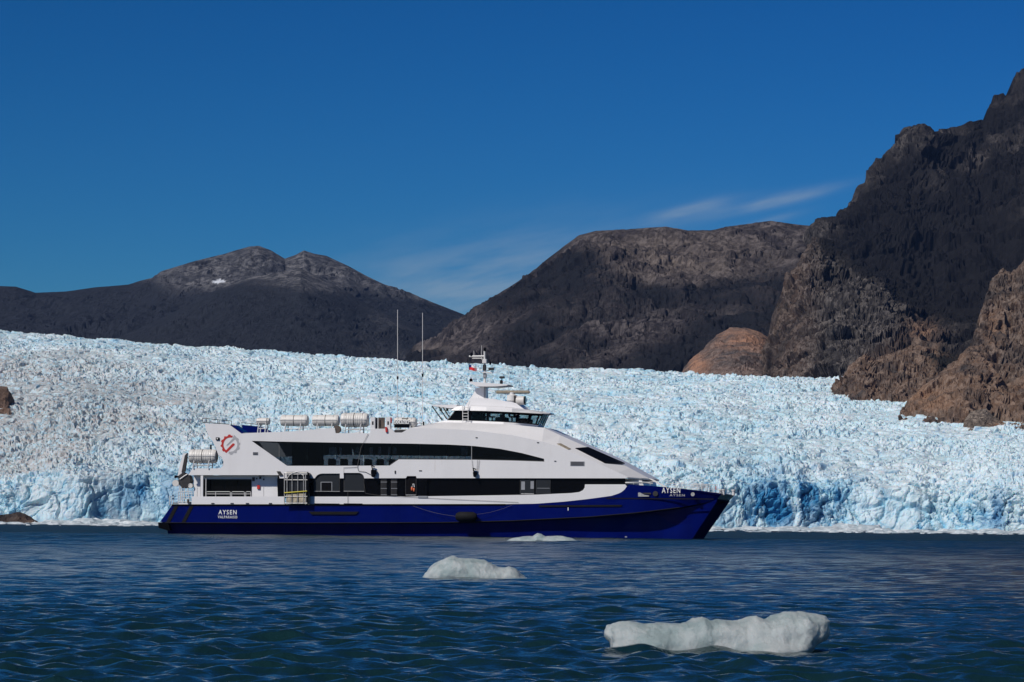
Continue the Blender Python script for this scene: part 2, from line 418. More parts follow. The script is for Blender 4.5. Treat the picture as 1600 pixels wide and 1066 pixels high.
def loft(name, rails, rows, ncols, material, amp, freq, seed, streak=(1, 1, 1), back=60, veg_shade=None, tan=None, snow=None, px=None, smooth=False, ridge_keep=0.35, cells=0.0):
    """a mountainside through rails traced in the photograph, from the foot up; each rail point is (px, py, Y)"""
    lo = min(p[0] for p in rails[0]); hi = max(p[0] for p in rails[0])
    if px: lo, hi = px
    rr = []
    us = np.linspace(0, 1, ncols)
    for rail in rails:
        a = np.array(rail, float)
        t = (a[:, 0] - a[0, 0]) / (a[-1, 0] - a[0, 0])
        pxs = a[0, 0] + us * (a[-1, 0] - a[0, 0])
        pys = np.interp(us, t, a[:, 1]); ys = np.interp(us, t, a[:, 2])
        rr.append(np.array([at(p, q, w) for p, q, w in zip(pxs, pys, ys)]))
    P = []; V = []
    for i in range(len(rr) - 1):
        for k in range(rows[i]):
            f = k / rows[i]
            P.append(rr[i] * (1 - f) + rr[i + 1] * f); V.append(i + f)
    P.append(rr[-1]); V.append(len(rr) - 1.0)
    for k in range(1, 9):                          # the far side, falling away
        q = rr[-1].copy(); q[:, 1] += back * k / 2; q[:, 2] -= back * 0.25 * k ** 1.25; P.append(q); V.append(len(rr) - 1 + 0.1 * k)
    P = np.array(P); V = np.array(V)[:, None] * np.ones(P.shape[1])[None, :]
    du = np.gradient(P, axis=1); dv = np.gradient(P, axis=0)
    n = np.cross(du, dv); n /= np.linalg.norm(n, axis=-1, keepdims=True) + 1e-9
    n = np.where(n[..., 1:2] > 0.3, -n, n)
    n = n + np.array((0, -0.5, 0.2)); n /= np.linalg.norm(n, axis=-1, keepdims=True)
    x, y, z = P[..., 0] * freq * streak[0], P[..., 1] * freq * streak[1], P[..., 2] * freq * streak[2]
    wx = x + 0.5 * vnoise(x * 0.7, y * 0.7, z * 0.7, seed + 5)
    d = 0.65 * fbm(wx, y, z, 7, seed, 0.55, True) + 0.6 * fbm(wx * 0.5, y * 0.5, z * 0.5, 4, seed + 9)
    if cells:
        warp = fbm(x * 2.6, y * 2.6, z * 2.6, 4, seed + 21, 0.6)
        f1, f2, c = worley(wx * 2.0 + 0.45 * z + 0.8 * warp, z * 1.1 + y - 0.8 * warp, seed + 3)
        g1, g2, c2 = worley(wx * 4.2 - 0.6 * z + 0.7 * warp, z * 5.0 + y * 2.2 + 0.7 * warp, seed + 13)
        d = d + cells * 0.30 * ((c2 - 0.5) - 0.7 * (1 - np.clip((g2 - g1) / 0.10, 0, 1)))
        d = d + cells * 0.75 * ((c - 0.5) * np.clip((f2 - f1) / 0.06, 0, 1) - 0.45 * (1 - np.clip((f2 - f1) / 0.10, 0, 1)))
        d = d + cells * 0.55 * fbm(wx * 3.1, y * 3.1, z * 2.6, 5, seed + 41, 0.6, True)
    d = d - d.mean()
    top = len(rr) - 1.0
    edge = ridge_keep + (1 - ridge_keep) * sstep(0, 0.25, np.abs(V - top))
    P = P + n * (amp * d * edge)[..., None]
    # slope after displacement, for the plants
    du = np.gradient(P, axis=1); dv = np.gradient(P, axis=0)
    nn = np.cross(du, dv); nn /= np.linalg.norm(nn, axis=-1, keepdims=True) + 1e-9
    up = np.abs(nn[..., 2])
    pxx = 800 + P[..., 0] / P[..., 1] * F; pyy = PY0 - (P[..., 2] - CAMH) / P[..., 1] * F + ROLL * (pxx - 800)
    at_ = {'veg_shade': (veg_shade(pxx, pyy, up, V) if veg_shade else up * 0), 'tan': (tan(pxx, pyy) if tan else up * 0), 'snow': (snow(pxx, pyy) if snow else up * 0)}
    o = grid_mesh(name, P, material, at_, smooth=smooth)
    o['kind'] = 'structure'
    return o
def gb(px, py, cx, cy, rx, ry): return np.exp(-(((px - cx) / rx) ** 2 + ((py - cy) / ry) ** 2))

VEG = (0.030, 0.034, 0.030)
far_mat = rock_mat('far_mountain_rock', (0.080, 0.082, 0.092), (0.205, 0.202, 0.208), (0.026, 0.030, 0.038), 1, scale=0.55)
mid_mat = rock_mat('middle_mountain_rock', (0.058, 0.050, 0.052), (0.190, 0.165, 0.158), (0.016, 0.017, 0.020), 1, tan=(0.26, 0.21, 0.17), scale=0.75)
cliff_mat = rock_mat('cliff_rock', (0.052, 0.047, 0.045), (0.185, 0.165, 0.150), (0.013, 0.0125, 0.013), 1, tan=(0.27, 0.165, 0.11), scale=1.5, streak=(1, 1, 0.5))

shore_mat = rock_mat('shore_rock', (0.075, 0.066, 0.062), (0.255, 0.222, 0.195), (0.020, 0.020, 0.018), 1, tan=(0.34, 0.20, 0.12), scale=1.7, streak=(1, 1, 0.6))
dome_mat = rock_mat('dome_rock', (0.12, 0.105, 0.10), (0.27, 0.235, 0.215), (0.05, 0.05, 0.05), 1, tan=(0.40, 0.22, 0.14), scale=1.6, streak=(1, 1, 0.6))

# far left mountain
R1 = [(-420, 470, 3600), (-120, 442, 3600), (0, 447, 3600), (25, 448, 3600), (55, 458, 3600), (100, 456, 3600), (150, 449, 3600), (200, 445, 3600), (240, 434, 3600), (252, 424, 3600), (300, 409, 3600), (350, 397, 3600), (390, 385, 3600), (405, 384, 3600), (425, 392, 3600), (445, 404, 3600), (462, 398, 3600), (475, 391, 3600), (490, 396, 3600), (510, 400, 3600), (545, 416, 3600), (570, 430, 3600), (600, 444, 3600), (640, 458, 3600), (690, 478, 3600), (720, 490, 3600), (735, 496, 3600), (800, 530, 3600), (900, 590, 3600)]
F1 = [(p[0], 600, 2700) for p in R1]
M1 = [(p[0], (p[1] + 560) / 2 + 4, 3250) for p in R1]
loft('mountain', [F1, M1, R1], [50, 90], 520, far_mat, 24, 1 / 170, 101, back=200, cells=0.28, ridge_keep=0.10,
     veg_shade=lambda px, py, up, V: 0.30 + 0.75 * sstep(425, 510, py + 30 * sstep(270, 210, px)) - 0.7 * sstep(470, 560, px) * sstep(20, -60, py - (430 + 0.45 * (px - 560))),
     snow=lambda px, py: sstep(0.5, 0.6, gb(px, py, 338, 440, 13, 3.5)))
R1b = [(120, 560, 3050), (180, 530, 3050), (230, 508, 3050), (300, 473, 3050), (340, 452, 3050), (390, 434, 3050), (430, 426, 3050), (470, 420, 3050), (520, 441, 3050), (560, 468, 3050), (620, 497, 3050), (690, 525, 3050), (760, 570, 3050)]
F1b = [(p[0], 610, 2550) for p in R1b]
loft('mountain_spur', [F1b, R1b], [80], 330, far_mat, 16, 1 / 120, 131, back=120, cells=0.25, ridge_keep=0.15, veg_shade=lambda px, py, up, V: 0.42 + 0.60 * sstep(420, 470, py) - 0.5 * gb(px, py, 520, 440, 70, 25) - 0.35 * sstep(500, 600, px))
# middle mountain
R2 = [(610, 600, 2500), (640, 566, 2500), (655, 548, 2500), (690, 530, 2500), (715, 507, 2500), (735, 494, 2500), (760, 471, 2500), (800, 446, 2500), (830, 426, 2500), (850, 409, 2500), (880, 386, 2500), (905, 367, 2500), (930, 361, 2500), (975, 359, 2500), (1010, 356, 2500), (1040, 354, 2500), (1075, 360, 2500), (1110, 360, 2500), (1140, 354, 2500), (1170, 351, 2500), (1205, 347, 2500), (1240, 352, 2500), (1270, 355, 2500), (1330, 362, 2500), (1450, 380, 2500)]
F2 = [(p[0], 625, 1950) for p in R2]
M2 = [(p[0], p[1] + (600 - p[1]) * 0.42, 2230) for p in R2]
loft('mountain', [F2, M2, R2], [70, 90], 560, mid_mat, 22, 1 / 110, 202, back=160, cells=0.38, ridge_keep=0.14,
     veg_shade=lambda px, py, up, V: 0.48 + 0.26 * sstep(372, 400, py) - 0.50 * gb(px, py, 1050, 400, 130, 28) - 0.5 * gb(px, py, 1030, 430, 60, 20) - 0.4 * gb(px, py, 720, 530, 70, 45) - 0.6 * sstep(372, 358, py) - 0.25 * gb(px, py, 950, 510, 150, 35),
     tan=lambda px, py: 0.35 * gb(px, py, 675, 550, 30, 12) + 0.45 * gb(px, py, 1050, 400, 150, 40))
# upper right mountain, dark with scrub; the hollow's cast shade is painted into its colour
R4 = [(1262, 376, 2150), (1268, 366, 2150), (1276, 352, 2150), (1310, 331, 2170), (1320, 313, 2180), (1350, 281, 2200), (1353, 263, 2200), (1385, 241, 2220), (1405, 226, 2230), (1420, 204, 2240), (1440, 194, 2250), (1460, 205, 2250), (1490, 203, 2270), (1515, 190, 2280), (1537, 188, 2290), (1545, 166, 2290), (1560, 152, 2300), (1585, 145, 2300), (1597, 121, 2320), (1620, 100, 2320), (1700, 60, 2320), (1900, 20, 2350)]
B4 = [(1262, 480, 1850), (1290, 480, 1850), (1370, 500, 1850), (1460, 530, 1840), (1540, 520, 1820), (1600, 480, 1810), (1900, 450, 1800)]
M4 = [(1262, 430, 2000), (1290, 425, 2000), (1370, 380, 2020), (1460, 350, 2050), (1540, 330, 2060), (1600, 300, 2060), (1900, 260, 2060)]
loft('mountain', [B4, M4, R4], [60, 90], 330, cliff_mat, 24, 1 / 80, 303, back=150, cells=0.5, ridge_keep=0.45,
     veg_shade=lambda px, py, up, V: 0.80 + 0.5 * gb(px, py, 1420, 420, 140, 80) - 0.22 * sstep(60, 20, py - np.interp(px, [1270, 1440, 1600], [350, 194, 110])))  # the hollow term paints deep shade as near-black cover
# pale granite cliff above the ice
C_top = [(1190, 600, 1640), (1202, 560, 1660), (1210, 510, 1690), (1220, 462, 1720), (1238, 416, 1750), (1254, 391, 1770), (1268, 372, 1785), (1300, 378, 1790), (1335, 398, 1780), (1372, 425, 1760), (1400, 455, 1750), (1450, 478, 1740), (1500, 486, 1730), (1535, 482, 1715), (1560, 452, 1700), (1600, 420, 1690), (1800, 380, 1680)]
C_foot = [(1186, 625, 1560), (1240, 625, 1550), (1310, 625, 1500), (1420, 660, 1440), (1520, 690, 1380), (1600, 700, 1350), (1800, 740, 1300)]
C_mid = [(1188, 612, 1600), (1215, 560, 1610), (1260, 500, 1620), (1310, 500, 1610), (1370, 520, 1590), (1430, 545, 1570), (1500, 560, 1560), (1560, 545, 1550), (1600, 540, 1540), (1800, 540, 1500)]
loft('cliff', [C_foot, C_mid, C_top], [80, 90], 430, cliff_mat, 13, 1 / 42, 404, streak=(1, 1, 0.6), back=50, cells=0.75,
     veg_shade=lambda px, py, up, V: 0.30 + 0.30 * sstep(1360, 1420, px) * sstep(620, 520, py) + 0.35 * gb(px, py, 1480, 590, 50, 40) - 0.2 * sstep(1300, 1250, px) + 0.45 * sstep(1.62, 2.0, V) * sstep(1250, 1300, px),  # last term darkens the brow, blending into the painted shade above
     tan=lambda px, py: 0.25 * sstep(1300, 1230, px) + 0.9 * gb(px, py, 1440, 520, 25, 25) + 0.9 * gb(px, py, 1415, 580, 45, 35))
# orange dome
D_top = [(1060, 592, 1640), (1070, 576, 1650), (1080, 563, 1660), (1100, 547, 1670), (1118, 523, 1690), (1140, 512, 1700), (1165, 512, 1700), (1185, 518, 1700), (1200, 530, 1700), (1218, 560, 1680), (1240, 600, 1660)]
D_foot = [(1056, 615, 1560), (1150, 615, 1530), (1250, 620, 1550)]
loft('rock_dome', [D_foot, D_top], [70], 130, dome_mat, 6, 1 / 26, 505, back=25, cells=0.2, veg_shade=lambda px, py, up, V: 0.05 + 0 * px,
     tan=lambda px, py: 0.9 * gb(px, py, 1085, 570, 18, 18) + 0.9 * gb(px, py, 1165, 530, 45, 16) + 0.25)
# nearer rocks on the right shore of the ice
S1_top = [(1304, 608, 1330), (1318, 588, 1340), (1335, 565, 1350), (1352, 552, 1360), (1370, 562, 1370), (1395, 545, 1385), (1430, 530, 1400), (1470, 545, 1400), (1520, 560, 1390), (1600, 570, 1380)]
S1_foot = [(1300, 640, 1260), (1400, 660, 1230), (1500, 700, 1200), (1600, 715, 1180)]
loft('rock_outcrop', [S1_foot, S1_top], [80], 200, shore_mat, 7, 1 / 26, 606, back=20, cells=0.8, veg_shade=lambda px, py, up, V: 0.15 + 0.6 * sstep(1430, 1480, px),
     tan=lambda px, py: 0.35 + 0 * px)
S2_top = [(1408, 645, 1190), (1430, 622, 1200), (1450, 605, 1205), (1475, 580, 1215), (1500, 562, 1220), (1512, 545, 1225), (1528, 539, 1230), (1542, 552, 1230), (1556, 580, 1225), (1575, 600, 1215), (1600, 590, 1210), (1640, 560, 1210), (1720, 540, 1200)]
S2_foot = [(1404, 680, 1150), (1500, 700, 1120), (1600, 715, 1100), (1730, 740, 1080)]
loft('rock_outcrop', [S2_foot, S2_top], [80], 200, shore_mat, 6, 1 / 26, 707, back=18, cells=0.8, veg_shade=lambda px, py, up, V: 0.12 + 0 * px,
     tan=lambda px, py: 0.45 + 0.5 * gb(px, py, 1440, 625, 40, 15))
S3_top = [(1530, 500, 1290), (1540, 465, 1300), (1548, 442, 1310), (1568, 418, 1320), (1580, 428, 1320), (1600, 405, 1325), (1640, 380, 1330), (1740, 340, 1340)]
S3_foot = [(1524, 600, 1240), (1560, 640, 1225), (1600, 680, 1215), (1740, 720, 1180)]
loft('rock_outcrop', [S3_foot, S3_top], [90], 150, shore_mat, 7, 1 / 28, 808, back=25, cells=0.8, veg_shade=lambda px, py, up, V: 0.10 + 0 * px,
     tan=lambda px, py: 0.25 + 0.7 * gb(px, py, 1550, 515, 16, 22))
S4_top = [(1500, 672, 1135), (1507, 655, 1138), (1516, 643, 1140), (1538, 638, 1140), (1552, 650, 1140), (1575, 664, 1136), (1605, 676, 1130)]
S4_foot = [(1496, 690, 1112), (1550, 700, 1108), (1608, 705, 1104)]
pale_mat = rock_mat('pale_boulder_rock', (0.17, 0.14, 0.115), (0.34, 0.28, 0.23), (0.1, 0.09, 0.08), 0, tan=(0.35, 0.15, 0.06), scale=3)
loft('boulder', [S4_foot, S4_top], [36], 60, pale_mat, 2.0, 1 / 8, 909, back=6, cells=0.4, tan=lambda px, py: gb(px, py, 1565, 668, 16, 10))
# moraine at the left edge
L_top = [(-160, 590, 1078), (-60, 600, 1078), (0, 604, 1078), (12, 606, 1078), (17, 614, 1078), (20, 640, 1076)]
loft('rock_outcrop', [[(-170, 690, 1045), (0, 670, 1045), (12, 660, 1045)], L_top], [40], 60, cliff_mat, 3.0, 1 / 9, 951, back=10, cells=0.3, tan=lambda px, py: 0.6 + 0 * px)
L2_top = [(-160, 800, 868), (0, 806, 868), (15, 803, 868), (28, 800, 868), (40, 804, 868), (55, 813, 868), (62, 819, 868)]
loft('rock_outcrop', [[(-160, 822, 855), (0, 821, 855), (64, 822, 855)], L2_top], [30], 90, cliff_mat, 1.6, 1 / 6, 961, back=4, cells=0.5, tan=lambda px, py: 0.35 + 0 * px)

# ------------------------------------------------------------------ floating ice
def berg_mat():
    m, nt, b = mat('growler_ice')
    v = objco(nt)
    n = noise_n(nt, 2.6, 6, 0.62, v)
    c = mixc(nt, rampf(nt, n, 0.38, 0.62), (0.40, 0.50, 0.505), (0.63, 0.69, 0.69))
    nt.links.new(c, b.inputs['Base Color'])
    b.inputs['Roughness'].default_value = 0.30
    b.inputs['IOR'].default_value = 1.31
    b.inputs['Subsurface Weight'].default_value = 0.45
    b.inputs['Subsurface Radius'].default_value = (0.10, 0.13, 0.14)
    b.inputs['Subsurface Scale'].default_value = 1.0
    b.inputs['Transmission Weight'].default_value = 0.30
    b.inputs['Coat Weight'].default_value = 0.0
    bump(nt, b, noise_n(nt, 22, 6, 0.75, v), 0.8, 0.03)
    return m
ice_m = berg_mat()
def berg(name, label, top, base_py, dists, depth, seed, amp=0.05, nseg=130, nring=48, under=None, shelf=None):
    """closed ice body: top outline traced in px, floating with its foot under water"""
    d = CAMH * F / (base_py - PY0 - ROLL * (top[len(top) // 2][0] - 800)) + depth * 0.5
    xs = np.linspace(top[0][0], top[-1][0], nseg)
    ty = np.interp(xs, [p[0] for p in top], [p[1] for p in top])
    W = np.array([at(a, b, d) for a, b in zip(xs, ty)])
    c = W.mean(0); L = W[-1, 0] - W[0, 0]
    P = np.zeros((nseg, nring, 3))
    for i in range(nseg):
        u = i / (nseg - 1) * 2 - 1
        round_ = max(0.02, (1 - abs(u) ** 4)) ** 0.5
        zt = W[i, 2]; zb = -0.16 * round_
        zt = zb + (zt - zb) * max(round_, 0.05)
        if under: zb = max(zb, at(xs[i], np.interp(xs[i], [p[0] for p in under], [p[1] for p in under]), d)[2]); zt = max(W[i, 2], zb + 0.02)
        hd = depth / 2 * round_
        for k in range(nring):
            a = 2 * math.pi * k / nring
            ca, sa = math.cos(a), math.sin(a)
            sy = math.copysign(abs(ca) ** 0.95, ca); sz = math.copysign(abs(sa) ** 0.9, sa)
            lean = 1.30 - 0.55 * (sz * 0.5 + 0.5)
            if shelf and sy < 0:
                g = math.exp(-((xs[i] - shelf[0]) / shelf[1]) ** 4)
                lean += g * shelf[2] * math.exp(-((((zt + zb) / 2 + (zt - zb) / 2 * sz) - 0.0) / 0.055) ** 2)
            P[i, k] = (W[i, 0], d + hd * sy * lean, (zt + zb) / 2 + (zt - zb) / 2 * sz)
    x, y, z = P[..., 0], P[..., 1], P[..., 2]
    s = 2.2 / L
    n1 = fbm(x * 3 * s * 1.2, y * 4 * s, z * 4 * s, 5, seed, 0.5)
    n2 = fbm(x * 11 * s, y * 11 * s, z * 11 * s, 4, seed + 4, 0.55)
    f1, f2, cc = worley(x * 3.2 * s + z * 4 * s + 0.5 * n2, z * 6 * s + y * 5 * s + 0.5 * n1, seed)
    rr = np.stack([np.zeros_like(x), y - d, z - z.mean()], -1); rr /= np.linalg.norm(rr, axis=-1, keepdims=True) + 1e-6
    up_keep = np.where(rr[..., 2] > 0.8, 0.6, 1.0)
    P += rr * (amp * L * (1.3 * n1 + 0.40 * n2 + 0.45 * (cc - 0.5) * np.clip((f2 - f1) / 0.4, 0, 1)) * up_keep)[..., None]
    P[..., 0] += 0.02 * L * fbm(y * 6 * s, z * 6 * s, x * 6 * s, 3, seed + 8)
    o = grid_mesh(name, P - c * np.array((1, 1, 0)), ice_m, smooth=True, wrap=True)
    o.location = (c[0], c[1], 0)
    bm = bmesh.new(); bm.from_mesh(o.data)
    bmesh.ops.holes_fill(bm, edges=[e for e in bm.edges if e.is_boundary], sides=0)
    bmesh.ops.recalc_face_normals(bm, faces=bm.faces)
    bm.to_mesh(o.data); bm.free()
    for p in o.data.polygons: p.use_smooth = True
    tag(o, label, 'ice floe', 'floating pieces of glacier ice')
    return o
berg('ice_floe', 'long low lump of translucent ice with a rounded overhanging end', [(941, 990), (946, 976), (965, 973), (985, 971), (1000, 974), (1040, 973), (1062, 974), (1080, 968), (1098, 965), (1112, 971), (1140, 971), (1165, 966), (1182, 961), (1205, 964), (1220, 960), (1236, 957), (1262, 959), (1286, 964), (1294, 972), (1298, 986)], 1019, None, 0.62, 5, amp=0.026, nseg=170, nring=64, under=[(941, 992), (946, 999), (955, 1006), (962, 1060), (1225, 1060), (1262, 1022), (1278, 1008), (1290, 1000), (1298, 988)], shelf=(1230, 52, 0.75))
berg('ice_floe', 'humped white ice lump with a small knob at its tapering end', [(659, 893), (664, 882), (675, 874), (690, 871), (710, 869), (716, 872), (735, 873), (760, 876), (778, 885), (788, 885), (796, 882), (806, 884), (812, 890), (828, 897)], 904, None, 0.85, 15, amp=0.022)
berg('ice_floe', 'flat pale ice sheet with a small peak afloat beside the blue hull', [(790, 843), (796, 839), (820, 838), (834, 838), (840, 833), (846, 834), (852, 838), (880, 837), (896, 839), (906, 843)], 846.5, None, 1.6, 25, amp=0.012)

# brash ice drifting along the foot of the glacier
def brash():
    m, nt, b = mat('brash_ice')
    c = mixc(nt, rampf(nt, noise_n(nt, 0.6, 4, 0.6, objco(nt)), 0.35, 0.65), (0.36, 0.44, 0.48), (0.64, 0.69, 0.71))
    nt.links.new(c, b.inputs['Base Color']); b.inputs['Roughness'].default_value = 0.5
    rng = np.random.RandomState(9)
    V, Fc = [], []
    n = 2600
    for i in range(n):
        Y = 905 - 330 * rng.rand() ** 2.6
        X = (rng.rand() * 2 - 1) * 0.24 * Y
        if rng.rand() < 0.5 * (0.5 + 0.5 * math.sin(X / 23.0)) and Y < 850: continue
        s = 0.35 + 1.6 * rng.rand() ** 3
        if i % 28 == 0: Y = 872 + 22 * rng.rand(); s = 1.6 + 2.2 * rng.rand()
        k = 7; base = len(V); a0 = rng.rand() * 6.28
        hh = s * (0.18 + 0.3 * rng.rand())
        for ring, (rs, z) in enumerate(((1.0, -0.3), (1.0, 0.3 * hh), (0.55, hh))):
            for j in range(k):
                a = a0 + 6.283 * j / k
                q = rs * s * (0.7 + 0.6 * rng.rand())
                V.append((X + q * 1.6 * math.cos(a), Y + q * math.sin(a), z + (0.15 * hh * rng.randn() if ring == 2 else 0)))
        for r in range(2):
            for j in range(k):
                Fc.append((base + r * k + j, base + r * k + (j + 1) % k, base + (r + 1) * k + (j + 1) % k, base + (r + 1) * k + j))
        Fc.append(tuple(base + 2 * k + j for j in range(k)))
    me = bpy.data.meshes.new('brash_ice'); me.from_pydata(V, [], Fc); me.materials.append(m)
    o = bpy.data.objects.new('brash_ice', me); col.objects.link(o)
    tag(o, 'brash ice drifting along the foot of the glacier', 'ice', kind='stuff')
brash()

# ------------------------------------------------------------------ air
def haze():
    m = bpy.data.materials.new('haze_air'); m.use_nodes = True
    nt = m.node_tree; nt.nodes.clear()
    out = nt.nodes.new('ShaderNodeOutputMaterial'); v = nt.nodes.new('ShaderNodeVolumePrincipled')
    v.inputs['Color'].default_value = (0.26, 0.46, 1.0, 1)
    v.inputs['Density'].default_value = 2.5e-5
    v.inputs['Anisotropy'].default_value = 0.0
    nt.links.new(v.outputs[0], out.inputs['Volume'])
    me = bpy.data.meshes.new('haze')
    bm = bmesh.new(); bmesh.ops.create_cube(bm, size=1.0)
    for q in bm.verts: q.co = (q.co.x * 9000, q.co.y * 9000, -2.5 if q.co.z < 0 else 520)
    bm.to_mesh(me); bm.free(); me.materials.append(m)
    o = bpy.data.objects.new('haze', me); col.objects.link(o)
    tag(o, 'thin blue air haze over the bay', 'haze', kind='stuff')
haze()

# ================================================================== the ferry
YAW = R(9.5)
FW = Vector((math.cos(YAW), -math.sin(YAW), 0)); PT = Vector((math.sin(YAW), math.cos(YAW), 0))
_w = Vector(((700 - 800) / F * 250, 250, 0))
SO = _w + PT * 5.5                                 # ship origin: centreline at the waterline
def P(px, py, y=-5.5):
    """ship coordinates (x forward, z up) of a pixel on the lengthwise plane y"""
    d = Vector(at(px, py, 1.0)) - Vector((0, 0, CAMH))
    o = Vector((0, 0, CAMH)) - SO
    t = (y - o.dot(PT)) / d.dot(PT)
    q = o + d * t
    return q.dot(FW), q.z
def P3(px, py, y=-5.5):
    x, z = P(px, py, y)
    return Vector((x, y, z))
def PX(px, y=-5.5): return P(px, 760, y)[0]
def PZ(py, px=650, y=-5.5): return P(px, py, y)[1]
def ship_to_world(v): return SO + FW * v[0] + PT * v[1] + Vector((0, 0, v[2]))

# --- materials
def paint(name, c, rough, wear=0.08, streaks=None, coat=0.0, spec=0.4):
    m, nt, b = mat(name)
    v = objco(nt, (0.6, 0.6, 0.15)); v2 = objco(nt, (1.6, 1.6, 0.12))
    n1 = noise_n(nt, 1.0, 6, 0.6, v)
    base = mixc(nt, rampf(nt, n1, 0.35, 0.75), c, [x * (1 - wear) for x in c])
    if streaks:
        n2 = noise_n(nt, 2.2, 5, 0.7, v2)
        base = mixc(nt, rampf(nt, n2, 0.60, 0.82), base, streaks)
    nt.links.new(base, b.inputs['Base Color'])
    b.inputs['Roughness'].default_value = rough
    b.inputs['Coat Weight'].default_value = coat
    b.inputs['Specular IOR Level'].default_value = spec
    # plating: seams between plates and slight buckling
    br = N(nt, 'ShaderNodeTexBrick'); br.inputs['Scale'].default_value = 1.0; br.inputs['Brick Width'].default_value = 3.1; br.inputs['Row Height'].default_value = 1.25
    br.inputs['Mortar Size'].default_value = 0.018; br.inputs['Mortar Smooth'].default_value = 0.6
    br.inputs['Color1'].default_value = (1, 1, 1, 1); br.inputs['Color2'].default_value = (1, 1, 1, 1); br.inputs['Mortar'].default_value = (0.8, 0.8, 0.8, 1)
    tc = N(nt, 'ShaderNodeTexCoord'); sx = N(nt, 'ShaderNodeSeparateXYZ'); cx = N(nt, 'ShaderNodeCombineXYZ')
    nt.links.new(tc.outputs['Object'], sx.inputs[0]); nt.links.new(sx.outputs[0], cx.inputs[0]); nt.links.new(sx.outputs[2], cx.inputs[1]); nt.links.new(cx.outputs[0], br.inputs['Vector'])
    hh = N(nt, 'ShaderNodeMath', operation='MULTIPLY_ADD'); nt.links.new(noise_n(nt, 0.8, 2, 0.5, objco(nt)), hh.inputs[0]); hh.inputs[1].default_value = 3.0; nt.links.new(br.outputs['Color'], hh.inputs[2])
    bump(nt, b, hh.outputs[0], 0.25, 0.02)
    return m
white = paint('white_paint', (0.80, 0.79, 0.785), 0.30, 0.05, (0.66, 0.63, 0.60))
blue = paint('blue_hull_paint', (0.001, 0.005, 0.105), 0.22, 0.20, (0.002, 0.008, 0.075), spec=0.10)
black = flat('black_paint', (0.003, 0.003, 0.004), 0.12, spec=0.08)
rubber = flat('black_rubber', (0.007, 0.007, 0.008), 0.75, spec=0.2, vary=0.3, scale=6)
steel = flat('galvanised_steel', (0.50, 0.49, 0.47), 0.45, 0.3, vary=0.25, scale=8)
grey = flat('grey_paint', (0.30, 0.31, 0.33), 0.5, vary=0.1)
dgrey = flat('dark_machinery', (0.03, 0.029, 0.028), 0.55, vary=0.4, scale=5)
wpost = flat('white_rail_paint', (0.70, 0.69, 0.67), 0.4)
canister = flat('raft_shell', (0.70, 0.675, 0.63), 0.42, vary=0.10, scale=3)
redm = flat('red_paint', (0.55, 0.03, 0.02), 0.45)
logo_red = flat('logo_red', (0.50, 0.035, 0.022), 0.4)
logo_grey = flat('logo_grey', (0.42, 0.42, 0.43), 0.4)
rope_m = flat('rope_fibre', (0.12, 0.115, 0.11), 0.9)
yellow = flat('yellow_webbing', (0.62, 0.52, 0.05), 0.7)
canvas = flat('beige_canvas', (0.50, 0.43, 0.31), 0.85, vary=0.35, scale=5)
brown = flat('brown_board', (0.10, 0.075, 0.06), 0.7, vary=0.3, scale=4)
deck_m = flat('deck_paint', (0.24, 0.27, 0.28), 0.7, vary=0.15)
orange = flat('orange_plastic', (0.75, 0.18, 0.07), 0.6)
dark_in = flat('dark_interior', (0.006, 0.006, 0.007), 0.9, spec=0.1)
slat_m = flat('louvre_slat', (0.035, 0.032, 0.029), 0.5)
flag_blue = flat('flag_blue', (0.01, 0.02, 0.16), 0.8)
flag_white = flat('flag_white', (0.75, 0.75, 0.75), 0.8)
flag_red = flat('flag_red', (0.62, 0.015, 0.02), 0.8)
radar_m = flat('radar_tan', (0.34, 0.29, 0.22), 0.5, vary=0.25, scale=4)
def glass(name, tint, refl_rough=0.03, trans=0.3):
    m = bpy.data.materials.new(name); m.use_nodes = True
    nt = m.node_tree; nt.nodes.clear()
    out = nt.nodes.new('ShaderNodeOutputMaterial')
    tr = nt.nodes.new('ShaderNodeBsdfTransparent'); tr.inputs[0].default_value = tuple(tint) + (1,)
    df = nt.nodes.new('ShaderNodeBsdfDiffuse'); df.inputs[0].default_value = (0.003, 0.003, 0.004, 1)
    gl = nt.nodes.new('ShaderNodeBsdfGlossy'); gl.inputs['Roughness'].default_value = refl_rough; gl.inputs[0].default_value = (0.9, 0.9, 0.9, 1)
    lw = nt.nodes.new('ShaderNodeLayerWeight'); lw.inputs['Blend'].default_value = 0.5
    pw = nt.nodes.new('ShaderNodeMath'); pw.operation = 'POWER'; pw.inputs[1].default_value = 4.0
    nt.links.new(lw.outputs['Facing'], pw.inputs[0])
    fr = nt.nodes.new('ShaderNodeMath'); fr.operation = 'MULTIPLY_ADD'; fr.inputs[1].default_value = 0.7; fr.inputs[2].default_value = 0.010
    nt.links.new(pw.outputs[0], fr.inputs[0])
    m1 = nt.nodes.new('ShaderNodeMixShader'); m1.inputs[0].default_value = trans
    nt.links.new(df.outputs[0], m1.inputs[1]); nt.links.new(tr.outputs[0], m1.inputs[2])
    m2 = nt.nodes.new('ShaderNodeMixShader')
    nt.links.new(fr.outputs[0], m2.inputs[0]); nt.links.new(m1.outputs[0], m2.inputs[1]); nt.links.new(gl.outputs[0], m2.inputs[2])
    nt.links.new(m2.outputs[0], out.inputs[0])
    return m
tint_glass = glass('tinted_glass', (0.46, 0.50, 0.55), 0.03, 0.6)
dark_glass = glass('dark_glass', (0.2, 0.22, 0.25), 0.03, 0.25)
clear_glass = glass('wheelhouse_glass', (0.78, 0.86, 0.88), 0.02, 0.90)
grey_glass = flat('grey_glass', (0.028, 0.031, 0.036), 0.10, spec=0.12)

